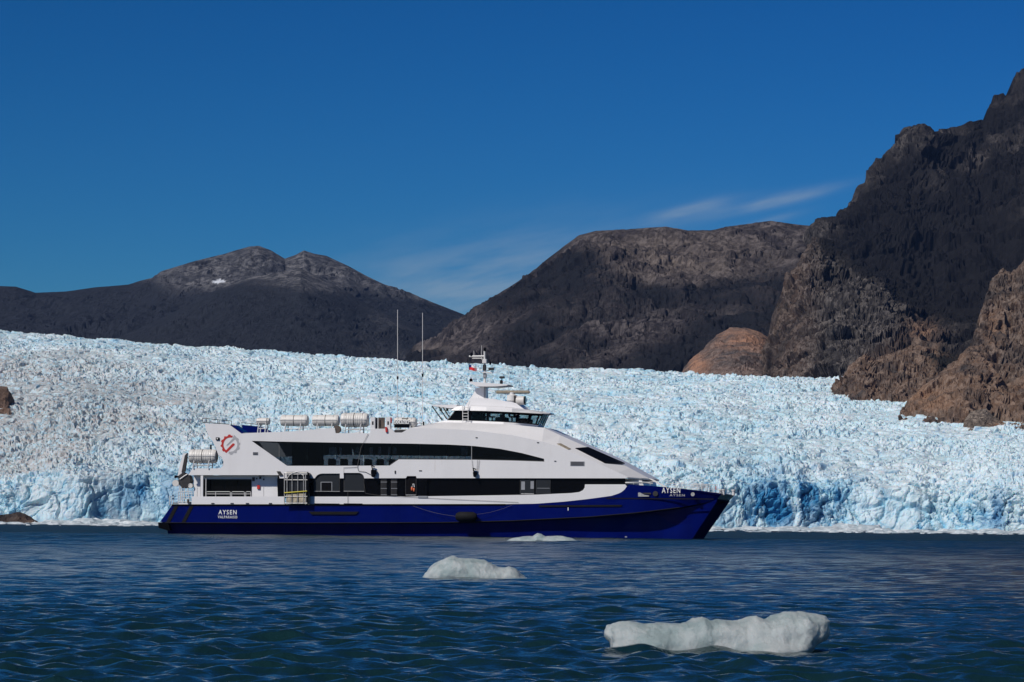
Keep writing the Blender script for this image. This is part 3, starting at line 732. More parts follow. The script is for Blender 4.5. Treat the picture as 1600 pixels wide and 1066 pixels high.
# --- mesh helpers, in ship coordinates
def link(name, me, material, parent=None, smooth=False):
    o = bpy.data.objects.new(name, me); col.objects.link(o)
    if material: me.materials.append(material)
    if parent: o.parent = parent
    if smooth: me.polygons.foreach_set('use_smooth', [True] * len(me.polygons))
    return o
def from_bm(name, bm, material, parent=None, smooth=False, recalc=True):
    if recalc: bmesh.ops.recalc_face_normals(bm, faces=bm.faces)
    me = bpy.data.meshes.new(name); bm.to_mesh(me); bm.free()
    return link(name, me, material, parent, smooth)
def prism_bm(bm, outer, holes, y0, y1):
    """outline (x, z) with holes, thick from y0 to y1"""
    loops = [outer] + list(holes)
    pts = [p for l in loops for p in l]
    tris = tessellate_polygon([[Vector((p[0], p[1], 0)) for p in l] for l in loops])
    fr = [bm.verts.new((p[0], y0, p[1])) for p in pts]; bk = [bm.verts.new((p[0], y1, p[1])) for p in pts]
    for t in tris:
        try:
            bm.faces.new([fr[i] for i in t]); bm.faces.new([bk[i] for i in reversed(t)])
        except ValueError: pass
    k = 0
    for l in loops:
        n = len(l)
        for i in range(n):
            a, b = k + i, k + (i + 1) % n
            bm.faces.new((fr[a], fr[b], bk[b], bk[a]))
        k += n
def side_plate(name, pxs, material, parent, y=-5.5, th=0.12, holes=(), mirror=False):
    """flat plate on the ship's side traced by pixels"""
    bm = bmesh.new()
    o = [P(a, b, y) for a, b in pxs]; hs = [[P(a, b, y) for a, b in h] for h in holes]
    prism_bm(bm, o, hs, y, y + th)
    return from_bm(name, bm, material, parent)
def box_bm(bm, x0, x1, y0, y1, z0, z1, bev=0.0):
    vs = [bm.verts.new((x, y, z)) for x in (x0, x1) for y in (y0, y1) for z in (z0, z1)]
    fs = [bm.faces.new([vs[i] for i in q]) for q in ((0, 1, 3, 2), (4, 6, 7, 5), (0, 4, 5, 1), (2, 3, 7, 6), (0, 2, 6, 4), (1, 5, 7, 3))]
    if bev:
        es = list({e for f in fs for e in f.edges})
        bmesh.ops.bevel(bm, geom=es, offset=bev, segments=2, affect='EDGES')
def box(name, x0, x1, y0, y1, z0, z1, material, parent, bev=0.0):
    bm = bmesh.new(); box_bm(bm, x0, x1, y0, y1, z0, z1, bev)
    return from_bm(name, bm, material, parent)
def pbox(name, px0, py0, px1, py1, material, parent, y=-5.5, th=0.1, bev=0.0):
    x0, z1 = P(px0, py0, y); x1, z0 = P(px1, py1, y)
    return box(name, x0, x1, y, y + th, z0, z1, material, parent, bev)
def tube_bm(bm, pts, r, seg=8, r1=None, cap=True):
    pts = [Vector(p) for p in pts]
    rings = []
    for i, p in enumerate(pts):
        d = (pts[min(i + 1, len(pts) - 1)] - pts[max(i - 1, 0)])
        if d.length < 1e-9: d = Vector((0, 0, 1))
        d.normalize()
        a = d.cross(Vector((0, 0, 1)) if abs(d.z) < 0.9 else Vector((1, 0, 0))).normalized(); b = d.cross(a)
        rr = r if r1 is None else r + (r1 - r) * i / max(1, len(pts) - 1)
        rings.append([bm.verts.new(p + (a * math.cos(6.2832 * k / seg) + b * math.sin(6.2832 * k / seg)) * rr) for k in range(seg)])
    for i in range(len(rings) - 1):
        for k in range(seg):
            bm.faces.new((rings[i][k], rings[i][(k + 1) % seg], rings[i + 1][(k + 1) % seg], rings[i + 1][k]))
    if cap:
        bm.faces.new(rings[0]); bm.faces.new(rings[-1])
def tube(name, pts, r, material, parent, seg=8, r1=None):
    bm = bmesh.new(); tube_bm(bm, pts, r, seg, r1)
    return from_bm(name, bm, material, parent)
def lathe_bm(bm, origin, prof, axis='x', seg=24):
    """profile of (along, radius) turned about an axis"""
    o = Vector(origin); rings = []
    for a, r in prof:
        ring = []
        for k in range(seg):
            c, s = math.cos(6.2832 * k / seg) * r, math.sin(6.2832 * k / seg) * r
            ring.append(bm.verts.new(o + (Vector((a, c, s)) if axis == 'x' else Vector((c, a, s)) if axis == 'y' else Vector((c, s, a)))))
        rings.append(ring)
    for i in range(len(rings) - 1):
        for k in range(seg):
            bm.faces.new((rings[i][k], rings[i][(k + 1) % seg], rings[i + 1][(k + 1) % seg], rings[i + 1][k]))
    bm.faces.new(rings[0]); bm.faces.new(rings[-1])
def lathe(name, origin, prof, material, parent, axis='x', seg=24, smooth=True):
    bm = bmesh.new(); lathe_bm(bm, origin, prof, axis, seg)
    o = from_bm(name, bm, material, parent)
    if smooth:
        o.data.polygons.foreach_set('use_smooth', [True] * len(o.data.polygons))
        o.data.set_sharp_from_angle(angle=R(40))
    return o
def thing(name, label, cat, at_ship, group=None):
    o = bpy.data.objects.new(name, None); col.objects.link(o)
    o.location = ship_to_world(Vector(at_ship)); o.rotation_euler = (0, 0, -YAW)
    o.empty_display_size = 0.3
    return tag(o, label, cat, group)
def text_mesh(name, body, size_w, px, py_mid, y, material, parent, height=None, squeeze=True):
    """raised lettering on the side, centred between two pixels"""
    cu = bpy.data.curves.new(name, 'FONT'); cu.body = body; cu.size = 1.0; cu.extrude = 0.0; cu.offset = 0.012
    cu.align_x = 'CENTER'; cu.align_y = 'CENTER'; cu.resolution_u = 3
    cu.space_character = 1.25
    o = bpy.data.objects.new(name, cu); col.objects.link(o)
    bpy.context.view_layer.update()
    dg = bpy.context.evaluated_depsgraph_get()
    me = bpy.data.meshes.new_from_object(o.evaluated_get(dg))
    bpy.data.objects.remove(o)
    co = np.zeros(len(me.vertices) * 3, np.float32); me.vertices.foreach_get('co', co); co = co.reshape(-1, 3)
    x0, x1, z0, z1 = co[:, 0].min(), co[:, 0].max(), co[:, 1].min(), co[:, 1].max()
    c = P3(px, py_mid, y)
    n = np.zeros_like(co)
    n[:, 0] = (co[:, 0] - (x0 + x1) / 2) / (x1 - x0) * size_w + c.x
    n[:, 1] = y
    n[:, 2] = (co[:, 1] - (z0 + z1) / 2) / (z1 - z0) * height + c.z
    me.vertices.foreach_set('co', n.reshape(-1)); me.update()
    me.materials.clear()
    return link(name, me, material, parent)

ferry = thing('passenger_ferry', 'white and deep blue catamaran ferry lying in front of the glacier', 'ferry', (0, 0, 0))

# --- demihulls
def line(pts, n, y):
    a = np.array(pts, float)
    px = np.linspace(a[0, 0], a[-1, 0], n); py = np.interp(px, a[:, 0], a[:, 1])
    u = np.linspace(0, 1, n)
    yy = np.array([y(t) for t in u]) if callable(y) else np.full(n, y)
    return [P3(p, q, -w) for p, q, w in zip(px, py, yy)]
BLUE_TOP = [(268, 790), (500, 789.5), (790, 789), (840, 787), (881, 784), (918, 780), (955, 775), (966, 771.5), (972, 768.5), (977, 764.5), (979.5, 760), (980, 757), (1020, 759.5), (1060, 763), (1100, 767.5), (1128, 771.5)]
CHINE = [(258, 817), (500, 817.5), (700, 816.5), (800, 814), (920, 808), (1000, 801), (1060, 793.5), (1100, 786), (1121, 780)]
WLINE = [(263, 838), (600, 841), (1080, 845)]
def step(u): return 0.55 + 0.75 * math.exp(-((u - 0.86) / 0.11) ** 2)
NU = 220
def endt(u, a0, a1, k=0.9): return a0 + (a1 - a0) * float(sstep(k, 1.0, u)) if True else a0
L0 = line(BLUE_TOP, NU, lambda u: endt(u, 5.5, 5.1, 0.93))
L1 = line(CHINE, NU, lambda u: endt(u, 5.5, 4.8, 0.84))
L2 = []
for i, p in enumerate(L1):
    u = i / (NU - 1)
    st = step(u) * (1 - float(sstep(0.93, 1.0, u)))
    L2.append(Vector((p.x, p.y + st, p.z - 0.10 * (1 - float(sstep(0.96, 1, u))))))
L3 = line(WLINE, NU, lambda u: endt(u, 4.75, 4.2, 0.75))
L4 = [Vector((p.x - 0.2, p.y + 0.45 * (1 - float(sstep(0.8, 1, i / NU))), -1.3)) for i, p in enumerate(L3)]
I4 = [Vector((p.x, p.y + 1.4 * (1 - float(sstep(0.80, 1, i / NU))) + 0.01, -1.3)) for i, p in enumerate(L4)]
I3 = [Vector((p.x, p.y + 2.1 * (1 - float(sstep(0.80, 1.0, i / NU))) + 0.01, p.z)) for i, p in enumerate(L3)]
I1 = [Vector((p.x, p.y + 2.6 * (1 - float(sstep(0.75, 1.0, i / NU))) + 0.01, p.z - 0.1)) for i, p in enumerate(L1)]
T0 = [Vector((p.x, min(-0.01, p.y + 5.49), p.z + 0.15)) for p in I1]
def demihull(sgn):
    bm = bmesh.new()
    L = [L0, L1, L2, L3, L4, I4, I3, I1]
    V = [[bm.verts.new((p.x, p.y * sgn, p.z)) for p in l] for l in L]
    for a, b in zip(V[:-1], V[1:]):
        for i in range(NU - 1): bm.faces.new((a[i], a[i + 1], b[i + 1], b[i]))
    o = from_bm('demihull', bm, blue, ferry)
    o.data.polygons.foreach_set('use_smooth', [True] * len(o.data.polygons)); o.data.set_sharp_from_angle(angle=R(25))
    # transom
    bm = bmesh.new()
    bm.faces.new([bm.verts.new((v.x - 0.02, v.y * sgn, v.z)) for v in (L0[0], L1[0], L2[0], L3[0], L4[0], I4[0], I3[0], I1[0])])
    from_bm('transom', bm, black, ferry)
    return o
demihull(1); demihull(-1)
# tunnel roof between the hulls
bm = bmesh.new()
a = [bm.verts.new(p) for p in I1]; b = [bm.verts.new((p.x, 0, p.z + 0.2)) for p in I1]; c = [bm.verts.new((p.x, -p.y, p.z)) for p in I1]
for i in range(NU - 1):
    bm.faces.new((a[i], a[i + 1], b[i + 1], b[i])); bm.faces.new((b[i], b[i + 1], c[i + 1], c[i]))
from_bm('tunnel_roof', bm, black, ferry)  # black colour carries the shade inside the tunnel
# foredeck and its blunt front face
bm = bmesh.new()
k0 = next(i for i, p in enumerate(L0) if p.x > PX(979))
n_ = [bm.verts.new((p.x, p.y + 0.02, p.z - 0.12)) for p in L0[k0:]]; f_ = [bm.verts.new((p.x, -p.y - 0.02, p.z - 0.12)) for p in L0[k0:]]
for i in range(len(n_) - 1): bm.faces.new((n_[i], n_[i + 1], f_[i + 1], f_[i]))
from_bm('foredeck', bm, deck_m, ferry)
t0, t1 = L0[-1], L1[-1]
bm = bmesh.new()
cz = (t0.z + t1.z) / 2
pts = [(t0.x, t0.y, t0.z), (t0.x + 0.45, 0, t0.z - 0.05), (t0.x, -t0.y, t0.z), (t1.x, -t1.y, t1.z), (t1.x + 0.1, 0, t1.z), (t1.x, t1.y, t1.z)]
vs = [bm.verts.new(p) for p in pts]
bm.faces.new((vs[0], vs[1], vs[4], vs[5])); bm.faces.new((vs[1], vs[2], vs[3], vs[4])); bm.faces.new((vs[0], vs[1], vs[2])); bm.faces.new((vs[3], vs[4], vs[5]))
from_bm('bow_face', bm, black, ferry)  # shade of the unlit front is put into its black colour
box('main_deck', PX(270), PX(985), -5.38, 5.38, PZ(790) - 0.05, PZ(789) + 0.03, deck_m, ferry)
# stern platform, slanted rubber ribs, rub rails
bm = bmesh.new(); prism_bm(bm, [P(247, 816.5), P(262, 815.5), P(266, 829), P(262, 829), P(248, 825)], [], -5.52, -2.6)
from_bm('stern_platform', bm, black, ferry)
bm = bmesh.new(); prism_bm(bm, [P(247, 816.5), P(262, 815.5), P(266, 829), P(262, 829), P(248, 825)], [], 2.6, 5.52)
from_bm('stern_platform', bm, black, ferry)
side_plate('hull_quarter', [(250, 815.5), (268.5, 790), (276, 790), (262, 817)], blue, ferry, y=-5.49, th=2.8)
for a in (272, 296):
    side_plate('rubber_rib', [(a, 791.5), (a + 6, 791.5), (a - 6.5, 816), (a - 12.5, 816)], rubber, ferry, y=-5.54, th=0.05)
side_plate('rub_rail', [(482, 799.5), (560, 799.5), (556, 804), (487, 804)], rubber, ferry, y=-5.60, th=0.12)
side_plate('rub_rail', [(842, 789.6), (972, 789.0), (970, 791.6), (842, 792)], rubber, ferry, y=-5.58, th=0.10)
side_plate('rub_rail', [(945, 778.0), (1116, 779.2), (1114, 780.6), (950, 779.6)], rubber, ferry, y=-5.53, th=0.05)
side_plate('sheer_strip', [(268, 788.2), (790, 787.6), (790, 789.6), (268, 790.4)], black, ferry, y=-5.56, th=0.07)
bm = bmesh.new()
tube_bm(bm, [p + Vector((0, -0.03, 0.0)) for p in L1[:-14:6]], 0.045, 6)
from_bm('chine_rail', bm, rubber, ferry)

# --- white bulwark and side
side_plate('bulwark', [(300, 776), (444, 776), (444, 788.3), (279, 788.3), (279, 786), (300, 786)], white, ferry, y=-5.49)
side_plate('bulwark', [(483, 776), (640, 776), (840, 773), (893, 770.5), (905, 769), (911, 766), (913.5, 762), (914, 757), (977, 757), (979.3, 760), (976.5, 764.5), (971.5, 768.7), (965.5, 771.8), (955, 775.3), (918, 780.3), (881, 784.3), (840, 787.2), (790, 787.8), (483, 788)], white, ferry, y=-5.49)
UPW = [(393, 689), (430, 690), (540, 692), (640, 693.3), (700, 694.8), (740, 697), (780, 701.3), (815, 708), (850, 717), (850.5, 721.5), (800, 719.8), (740, 718.6), (623, 718), (609, 727.6), (530, 728), (448.5, 728)]
B_RAIL = [(640, 669), (690, 670), (742, 673), (800, 680), (847, 690), (871, 697), (905, 711), (939, 726), (965, 738), (982, 746)]
C_RAIL = [(655, 664.5), (692, 660), (742, 661), (800, 663.5), (850, 668.5), (875, 680), (910, 695.5), (950, 713.5), (985, 732), (1015, 748)]
def arc(cx, cy, rx, ry, a0, a1, n=6):
    return [(cx + rx * math.cos(R(a0 + (a1 - a0) * i / n)), cy - ry * math.sin(R(a0 + (a1 - a0) * i / n))) for i in range(n + 1)]
fin = [(319.6, 661.7), (358, 663.5), (377, 677.5), (400, 676.3), (460, 674), (523, 668.5), (524.5, 677), (578, 677), (579, 670), (612, 670), (617, 676), (628, 676), (640, 669)]
bottom = [(977, 747.5), (651, 747.3), (650, 744), (636, 744), (634, 747.3), (569, 747.5)] + arc(560, 747.5, 9, 8.5, 0, 90) + [(537, 739), (537, 747.5), (531, 747.5), (531, 740)] + arc(504, 752, 13, 12, 90, 158) + [(490, 747.5), (482, 747.5), (482, 737.5), (448, 737.5), (448, 747.5), (437, 747.5), (436, 742.5), (294, 742.5), (301, 732), (344, 732), (348.5, 728), (349, 721), (346, 714), (341, 711), (337, 699), (332, 689), (326, 680), (322, 672)]
side_plate('upper_side', fin + B_RAIL[1:] + bottom, white, ferry, holes=[UPW], th=0.14)
# far side, with its own row of windows
farh = [[(a, 699), (b, 699), (b, 711), (a, 711)] for a, b in ((514, 526), (530, 534), (540, 550), (554, 562), (577, 583), (591, 596), (606, 610), (614, 620), (720, 731))]
o_far = [(p[0], p[1]) for p in fin + B_RAIL[1:]] + [(977, 747.5), (436, 747.5), (436, 742.5), (294, 742.5), (301, 732), (344, 732), (349, 721), (341, 711), (332, 689), (322, 672)]
bm = bmesh.new()
hol = []
for h in farh:
    hol.append([P(a, b, 5.4) for a, b in h])
prism_bm(bm, [P(a, b, -5.5) for a, b in o_far], hol, 5.36, 5.5)
from_bm('upper_side', bm, white, ferry)
for h in farh:
    bm = bmesh.new(); prism_bm(bm, [P(a, b, 5.4) for a, b in h], [], 5.42, 5.44); from_bm('window', bm, tint_glass, ferry)
# the panes of the long upper window band
def clip_x(poly, x0, x1):
    def cl(pts, x, keep):
        out = []
        for i, p in enumerate(pts):
            q = pts[(i + 1) % len(pts)]
            a, b = keep(p[0], x), keep(q[0], x)
            if a: out.append(p)
            if a != b:
                t = (x - p[0]) / (q[0] - p[0]); out.append((x, p[1] + t * (q[1] - p[1])))
        return out
    return cl(cl(poly, x0, lambda v, x: v >= x), x1, lambda v, x: v <= x)
cuts = [390, 436, 480, 524, 568, 612, 656, 698, 736.5, 852]
for i, (a, b) in enumerate(zip(cuts[:-1], cuts[1:])):
    poly = clip_x(UPW, a + 0.12, b - 0.12)
    p = side_plate('window_pane', poly, tint_glass if b <= 737 else dark_glass, ferry, y=-5.44 + 0.004 * random.random(), th=0.03)
side_plate('window_sill', [(609, 727.6), (623, 718), (740, 718.6), (850.5, 721.5), (850.4, 720), (740, 717.2), (622.5, 716.6), (608.5, 726.2)], dgrey, ferry, y=-5.47, th=0.06)
tube('window_mullion', [P3(737, 697, -5.46), P3(737, 718.5, -5.46)], 0.03, steel, ferry, 6)
# interior floor, ceiling and a row of seats behind the glass
box('saloon_floor', PX(395), PX(960), -5.3, 5.3, PZ(737), PZ(736), dark_in, ferry)
box('saloon_ceiling', PX(385), PX(800), -5.3, 5.3, PZ(688), PZ(687), dark_in, ferry)
box('saloon_bulkhead', PX(738), PX(740), -5.3, 5.3, PZ(736), PZ(688), dark_in, ferry)
box('saloon_bulkhead', PX(455), PX(457), -5.3, 5.3, PZ(736), PZ(688), dark_in, ferry)
for i in range(14):
    x = PX(470 + 19 * i)
    bm = bmesh.new(); box_bm(bm, x, x + 0.18, -4.6, -2.4, PZ(736), PZ(717), 0.05); box_bm(bm, x + 0.18, x + 0.6, -4.6, -2.4, PZ(729), PZ(727), 0.03)
    from_bm('seat_row', bm, dark_in, ferry)

# --- roof, shoulders and raked nose
YC_ = [-3.7] * 8 + [-3.6, -3.2]
bm = bmesh.new()
Bv = [P3(a, b, -5.5) for a, b in B_RAIL]; Cv = [P3(a, b, y) for (a, b), y in zip(C_RAIL, YC_)]
rows = [Bv, Cv, [Vector((v.x, 0, v.z + 0.04)) for v in Cv], [Vector((v.x, -v.y, v.z)) for v in Cv], [Vector((v.x, -v.y, v.z)) for v in Bv]]
V = [[bm.verts.new(v) for v in r] for r in rows]
for a, b in zip(V[:-1], V[1:]):
    for i in range(len(a) - 1): bm.faces.new((a[i], a[i + 1], b[i + 1], b[i]))
for a, b in zip(V[:-1], V[1:]): bm.faces.new((a[0], b[0], bm.verts.new((a[0].co.x, a[0].co.y, a[0].co.z - 0.6))))
# lip and underside of the nose
tip = [r[-1] for r in V]; low = [bm.verts.new((v.co.x - 0.05, v.co.y, v.co.z - 0.12)) for v in tip]
inn = [bm.verts.new((PX(930), v.co.y, tip[0].co.z - 0.12)) for v in tip]
for i in range(4):
    bm.faces.new((tip[i], tip[i + 1], low[i + 1], low[i])); bm.faces.new((low[i], low[i + 1], inn[i + 1], inn[i]))
roof = from_bm('roof_shell', bm, white, ferry)
zr = PZ(677)
box('roof_deck', PX(378), PX(668), -5.34, 5.34, zr - 0.12, zr - 0.02, deck_m, ferry)
def on_shoulder(px, py, lift=0.015):
    """where the ray through a pixel meets the shoulder between the two rails"""
    best = None
    for i in range(400):
        y = -5.5 + 2.6 * i / 399
        x, z = P(px, py, y)
        # height of the shoulder at (x, y)
        for j in range(len(Bv) - 1):
            t = np.linspace(0, 1, 2)
        fb = []
        bz = np.interp(x, [v.x for v in Bv], [v.z for v in Bv]); cz_ = np.interp(x, [v.x for v in Cv], [v.z for v in Cv]); cy_ = np.interp(x, [v.x for v in Cv], [v.y for v in Cv])
        f = (y + 5.5) / (cy_ + 5.5)
        s = bz + (cz_ - bz) * f
        e = abs(s - z) + (0 if f <= 1 else f - 1)
        if best is None or e < best[0]: best = (e, Vector((x, y, z)))
    return best[1] + Vector((0.3, -0.5, 1.0)) * lift
def shoulder_patch(name, pxs, material, lift):
    bm = bmesh.new()
    t = [on_shoulder(a, b, lift) for a, b in pxs]; bo = [v - Vector((0.3, -0.5, 1.0)) * lift * 1.6 for v in t]
    tv = [bm.verts.new(v) for v in t]; bv = [bm.verts.new(v) for v in bo]
    bm.faces.new(tv); n = len(tv)
    for i in range(n): bm.faces.new((tv[i], tv[(i + 1) % n], bv[(i + 1) % n], bv[i]))
    return from_bm(name, bm, material, ferry)
shoulder_patch('front_window', [(899, 701), (919, 699.5), (976, 724.5), (945, 724)], dark_glass, 0.05)
shoulder_patch('vent_louvre', [(870, 694), (876, 693.5), (892, 702), (888, 703)], radar_m, 0.04)
# louvre on the side
lv = pbox('vent_louvre', 891, 721, 913, 728, grey, ferry, y=-5.53, th=0.05)
for i in range(5): pbox('slat', 892, 721.8 + 1.2 * i, 912, 722.5 + 1.2 * i, dgrey, lv, y=-5.545, th=0.02)
lv = pbox('vent_louvre', 395, 706.5, 403, 711, grey, ferry, y=-5.53, th=0.05)
for i in range(3): pbox('slat', 395.6, 707.2 + 1.3 * i, 402.4, 707.9 + 1.3 * i, dgrey, lv, y=-5.545, th=0.02)

# --- lower deck wall with its dark band
bm = bmesh.new()
lowb = [(444, 747), (483, 747), (486, 738.5), (573, 738), (573, 743), (660, 743), (661, 747), (977, 747), (978, 758), (914, 758), (912, 770), (840, 775), (640, 778), (444, 778)]
side_plate('lower_window_band', lowb, black, ferry, y=-5.32, th=0.1)
bm = bmesh.new(); prism_bm(bm, [P(a, b) for a, b in [(436, 742), (1000, 748), (990, 757.5), (979, 790), (436, 790)]], [], 5.2, 5.3)
from_bm('lower_side', bm, white, ferry)
bm = bmesh.new(); prism_bm(bm, [P(a, b, -4.4) for a, b in [(975, 748), (1003, 751), (1006, 760), (975, 760)]], [], -4.4, 4.4)
from_bm('front_bulkhead', bm, white, ferry)
def arch1(d=0): return [(491 + d, 768 - d), (531 - d, 768 - d), (531 - d, 740 + d)] + arc(504, 752, 13 - d, 12 - d, 90, 180)
def arch2(d=0): return [(537 + d, 768 - d), (569 - d, 768 - d)] + arc(560, 748, 9 - d, 9 - d, 0, 90) + [(537 + d, 739 + d)]
for fn in (arch1, arch2):
    fr = side_plate('window', fn(0), dgrey, ferry, y=-5.36, th=0.05)
    side_plate('pane', fn(1.0), grey_glass, fr, y=-5.375, th=0.03)
side_plate('open_hatch', [(502, 754), (518, 754), (518, 767), (502, 767)], dark_in, ferry, y=-5.41, th=0.04)
side_plate('hatch_frame', [(501, 753), (519, 753), (519, 768), (518, 768), (518, 754), (502, 754), (502, 768), (501, 768)], grey, ferry, y=-5.42, th=0.06)
pbox('window_sill', 491, 767.4, 531, 768.4, steel, ferry, y=-5.44, th=0.09)
pbox('window_sill', 537, 767.2, 569, 768.2, steel, ferry, y=-5.44, th=0.09)
for a in (595, 611):
    lv = pbox('louvre_panel', a, 744, a + 9.5, 774, dgrey, ferry, y=-5.37, th=0.06)
    for i in range(22): pbox('slat', a + 0.6, 744.6 + 1.33 * i, a + 8.9, 745.4 + 1.33 * i, slat_m, lv, y=-5.41, th=0.045)
    for z in (753, 763, 773): pbox('crossbar', a, z, a + 9.5, z + 0.8, grey, lv, y=-5.425, th=0.04)
# open doorway with gear hung inside
dr = side_plate('door_frame', [(633.5, 774), (633.5, 745.5), (636, 743.8), (649, 743.8), (650.5, 746), (650.5, 774), (649.7, 774), (649.7, 746), (648.5, 744.6), (636.3, 744.6), (634.4, 746), (634.4, 774)], dgrey, ferry, y=-5.42, th=0.08)
pbox('doorway_recess', 634.5, 744.7, 649.6, 773, dark_in, ferry, y=-5.36, th=0.03)
pbox('door_sill', 634, 773, 650, 774.2, steel, ferry, y=-5.5, th=0.16)
pbox('sliding_door', 650.8, 745.5, 668, 774.5, black, ferry, y=-5.45, th=0.06, bev=0.02)
pbox('step_board', 653, 775, 668, 778, grey, ferry, y=-5.56, th=0.08)
# windows forward
for a, b in ((812.5, 834.5), (837.5, 860)):
    fr = pbox('window', a, 749.5, b, 772, dgrey, ferry, y=-5.36, th=0.045)
    pbox('pane', a + 0.8, 750.3, b - 0.8, 771.2, grey_glass, fr, y=-5.372, th=0.02)
pbox('curtain', 814.5, 752.5, 820, 765.5, grey, ferry, y=-5.378, th=0.008)
pbox('curtain', 829, 752, 834, 764, grey, ferry, y=-5.378, th=0.008)
pbox('handrail', 839, 762.6, 859, 763.4, grey, ferry, y=-5.39, th=0.02)
pbox('window_sill', 814, 771, 834, 772.4, steel, ferry, y=-5.40, th=0.04)

# --- stern: cabin wall under the overhang, window, rails
side_plate('cabin_wall', [(303, 743), (437, 743), (437, 788), (303, 788)], white, ferry, y=-4.7, th=0.12)
box('cabin_end_wall', PX(303, -4.7), PX(303, -4.7) + 0.1, -4.6, 4.6, PZ(788), PZ(743), white, ferry)
box('upper_deck', PX(296), PX(976), -5.36, 5.36, PZ(742.2), PZ(740.5), white, ferry)
box('aft_wall', PX(347), PX(349), -5.35, 5.35, PZ(740), PZ(680), dark_in, ferry)
fr = side_plate('window', [(313, 749), (393, 749), (393, 777), (313, 777)], black, ferry, y=-4.74, th=0.05)
for a, b in ((314, 331), (332, 351), (352, 371), (372, 392)): side_plate('pane', [(a, 750), (b, 750), (b, 776), (a, 776)], dark_glass, fr, y=-4.76, th=0.02)
pbox('pillar', 313.5, 742.5, 317, 776, white, ferry, y=-5.47, th=0.14)
pbox('pillar', 321, 748, 322.2, 776, steel, ferry, y=-5.47, th=0.06)
side_plate('pillar', [(434, 742.4), (448, 747.3), (446, 776), (434, 776), (433, 750)], black, ferry, y=-5.40, th=0.2)
pbox('fire_box', 401.5, 758, 406, 764.5, redm, ferry, y=-4.82, th=0.1, bev=0.02)
for a, b, c, d in ((394, 746, 398, 752), (400, 747, 402, 749), (405, 745, 408, 748.5), (411, 748, 413, 750.5)): pbox('cable_gland', a, b, c, d, dgrey, ferry, y=-4.76, th=0.05)
pbox('cable_tray', 404, 742.8, 413, 744, blue, ferry, y=-4.9, th=0.1)
tube('door_seam', [P3(412, 760, -4.71), P3(412, 787, -4.71)], 0.012, grey, ferry, 5)
tube('door_seam', [P3(308, 762, -4.71), P3(308, 787, -4.71)], 0.012, grey, ferry, 5)
def rail(name, a, b, top, mid, base, posts, y=-5.45, r=0.028):
    bm = bmesh.new()
    ya = y
    pts = [P3(a, base, ya), P3(a, top + 1.2, ya), P3(a + 1.0, top, ya), P3(b - 1.0, top, ya), P3(b, top + 1.2, ya), P3(b, base, ya)]
    tube_bm(bm, pts, r, 6)
    o = from_bm(name, bm, wpost, ferry)
    for m_ in mid: tube('rail_bar', [P3(a, m_, ya), P3(b, m_, ya)], r * 0.8, wpost, o, 5)
    for p in posts: tube('stanchion', [P3(p, top, ya), P3(p, base, ya)], r * 0.85, wpost, o, 5)
    return o
rail('guard_rail', 322, 360, 768.5, (772,), 776, (337,))
rail('guard_rail', 362, 382, 768.5, (772,), 776, ())
rail('guard_rail', 384, 392, 768.5, (772,), 776, ())
rail('guard_rail', 278.5, 300, 768, (772, 776, 780, 784), 787, (285, 292))
for p in (265, 268, 271): tube('stern_post', [P3(p, 789.5, -3.5), P3(p, 775, -3.5)], 0.03, wpost, ferry, 6)
pbox('draught_mark', 269, 773, 271, 775, black, ferry, y=-3.56, th=0.03)
pbox('draught_mark', 269.5, 778, 271.5, 780, black, ferry, y=-3.56, th=0.03)
pbox('draught_mark', 270, 785, 271.5, 787, black, ferry, y=-3.56, th=0.03)
for a in (330, 360, 384, 420): pbox('scupper', a, 786, a + 5, 787.4, dgrey, ferry, y=-5.52, th=0.04)
pbox('bollard', 292.5, 780, 295, 786, dgrey, ferry, y=-5.53, th=0.1); pbox('bollard', 293, 784.5, 298, 787, dgrey, ferry, y=-5.56, th=0.1)
pbox('mooring_slot', 491, 786.6, 530, 789.5, black, ferry, y=-5.57, th=0.08); pbox('mooring_slot', 537, 786.6, 566, 789.5, black, ferry, y=-5.57, th=0.08)
side_plate('flood_light', [(432, 736.5), (437.5, 736.5), (441.5, 741.5), (441, 743), (436, 743.3)], dgrey, ferry, y=-5.60, th=0.12)
# crane at the stern
crane = []
bm = bmesh.new()
prism_bm(bm, [P(a, b, -4.9) for a, b in ((286, 709), (291.5, 708), (289.5, 722), (286, 740), (277, 746), (280, 730))], [], -4.9, -4.45)
cr = from_bm('crane_arm', bm, white, ferry)
bm = bmesh.new(); prism_bm(bm, [P(a, b, -4.95) for a, b in ((288.6, 712), (292.2, 708), (291, 720), (288.5, 737), (283.5, 738))], [], -4.95, -4.6)
from_bm('sheave_plate', bm, dgrey, cr)
bm = bmesh.new(); prism_bm(bm, [P(a, b, -4.9) for a, b in ((278, 744), (286, 738), (297, 744), (299, 752), (295, 763), (284, 763), (280, 757))], [], -4.95, -4.2)
bmesh.ops.bevel(bm, geom=list(bm.edges), offset=0.04, segments=1, affect='EDGES')
from_bm('crane_winch', bm, dgrey, ferry)
x, z = P(274.5, 755, -4.9); lathe('winch_drum', (x, -4.9, z), [(-0.05, 0.1), (-0.05, 0.26), (0.3, 0.26), (0.3, 0.1)], canister, ferry, 'y', 18)
x, z = P(297.5, 759, -4.9); lathe('winch_motor', (x, -4.9, z), [(-0.05, 0.08), (-0.05, 0.19), (0.35, 0.19), (0.35, 0.08)], canister, ferry, 'y', 16)
x, z = P(273, 745, -4.9); lathe('lamp_head', (x, -4.9, z), [(0, 0.10), (0.0, 0.13), (0.3, 0.06)], black, ferry, 'x', 14)
tube('hydraulic_ram', [P3(281, 749, -5.0), P3(288, 744, -5.0), P3(293, 741, -5.0)], 0.05, wpost, ferry, 8)
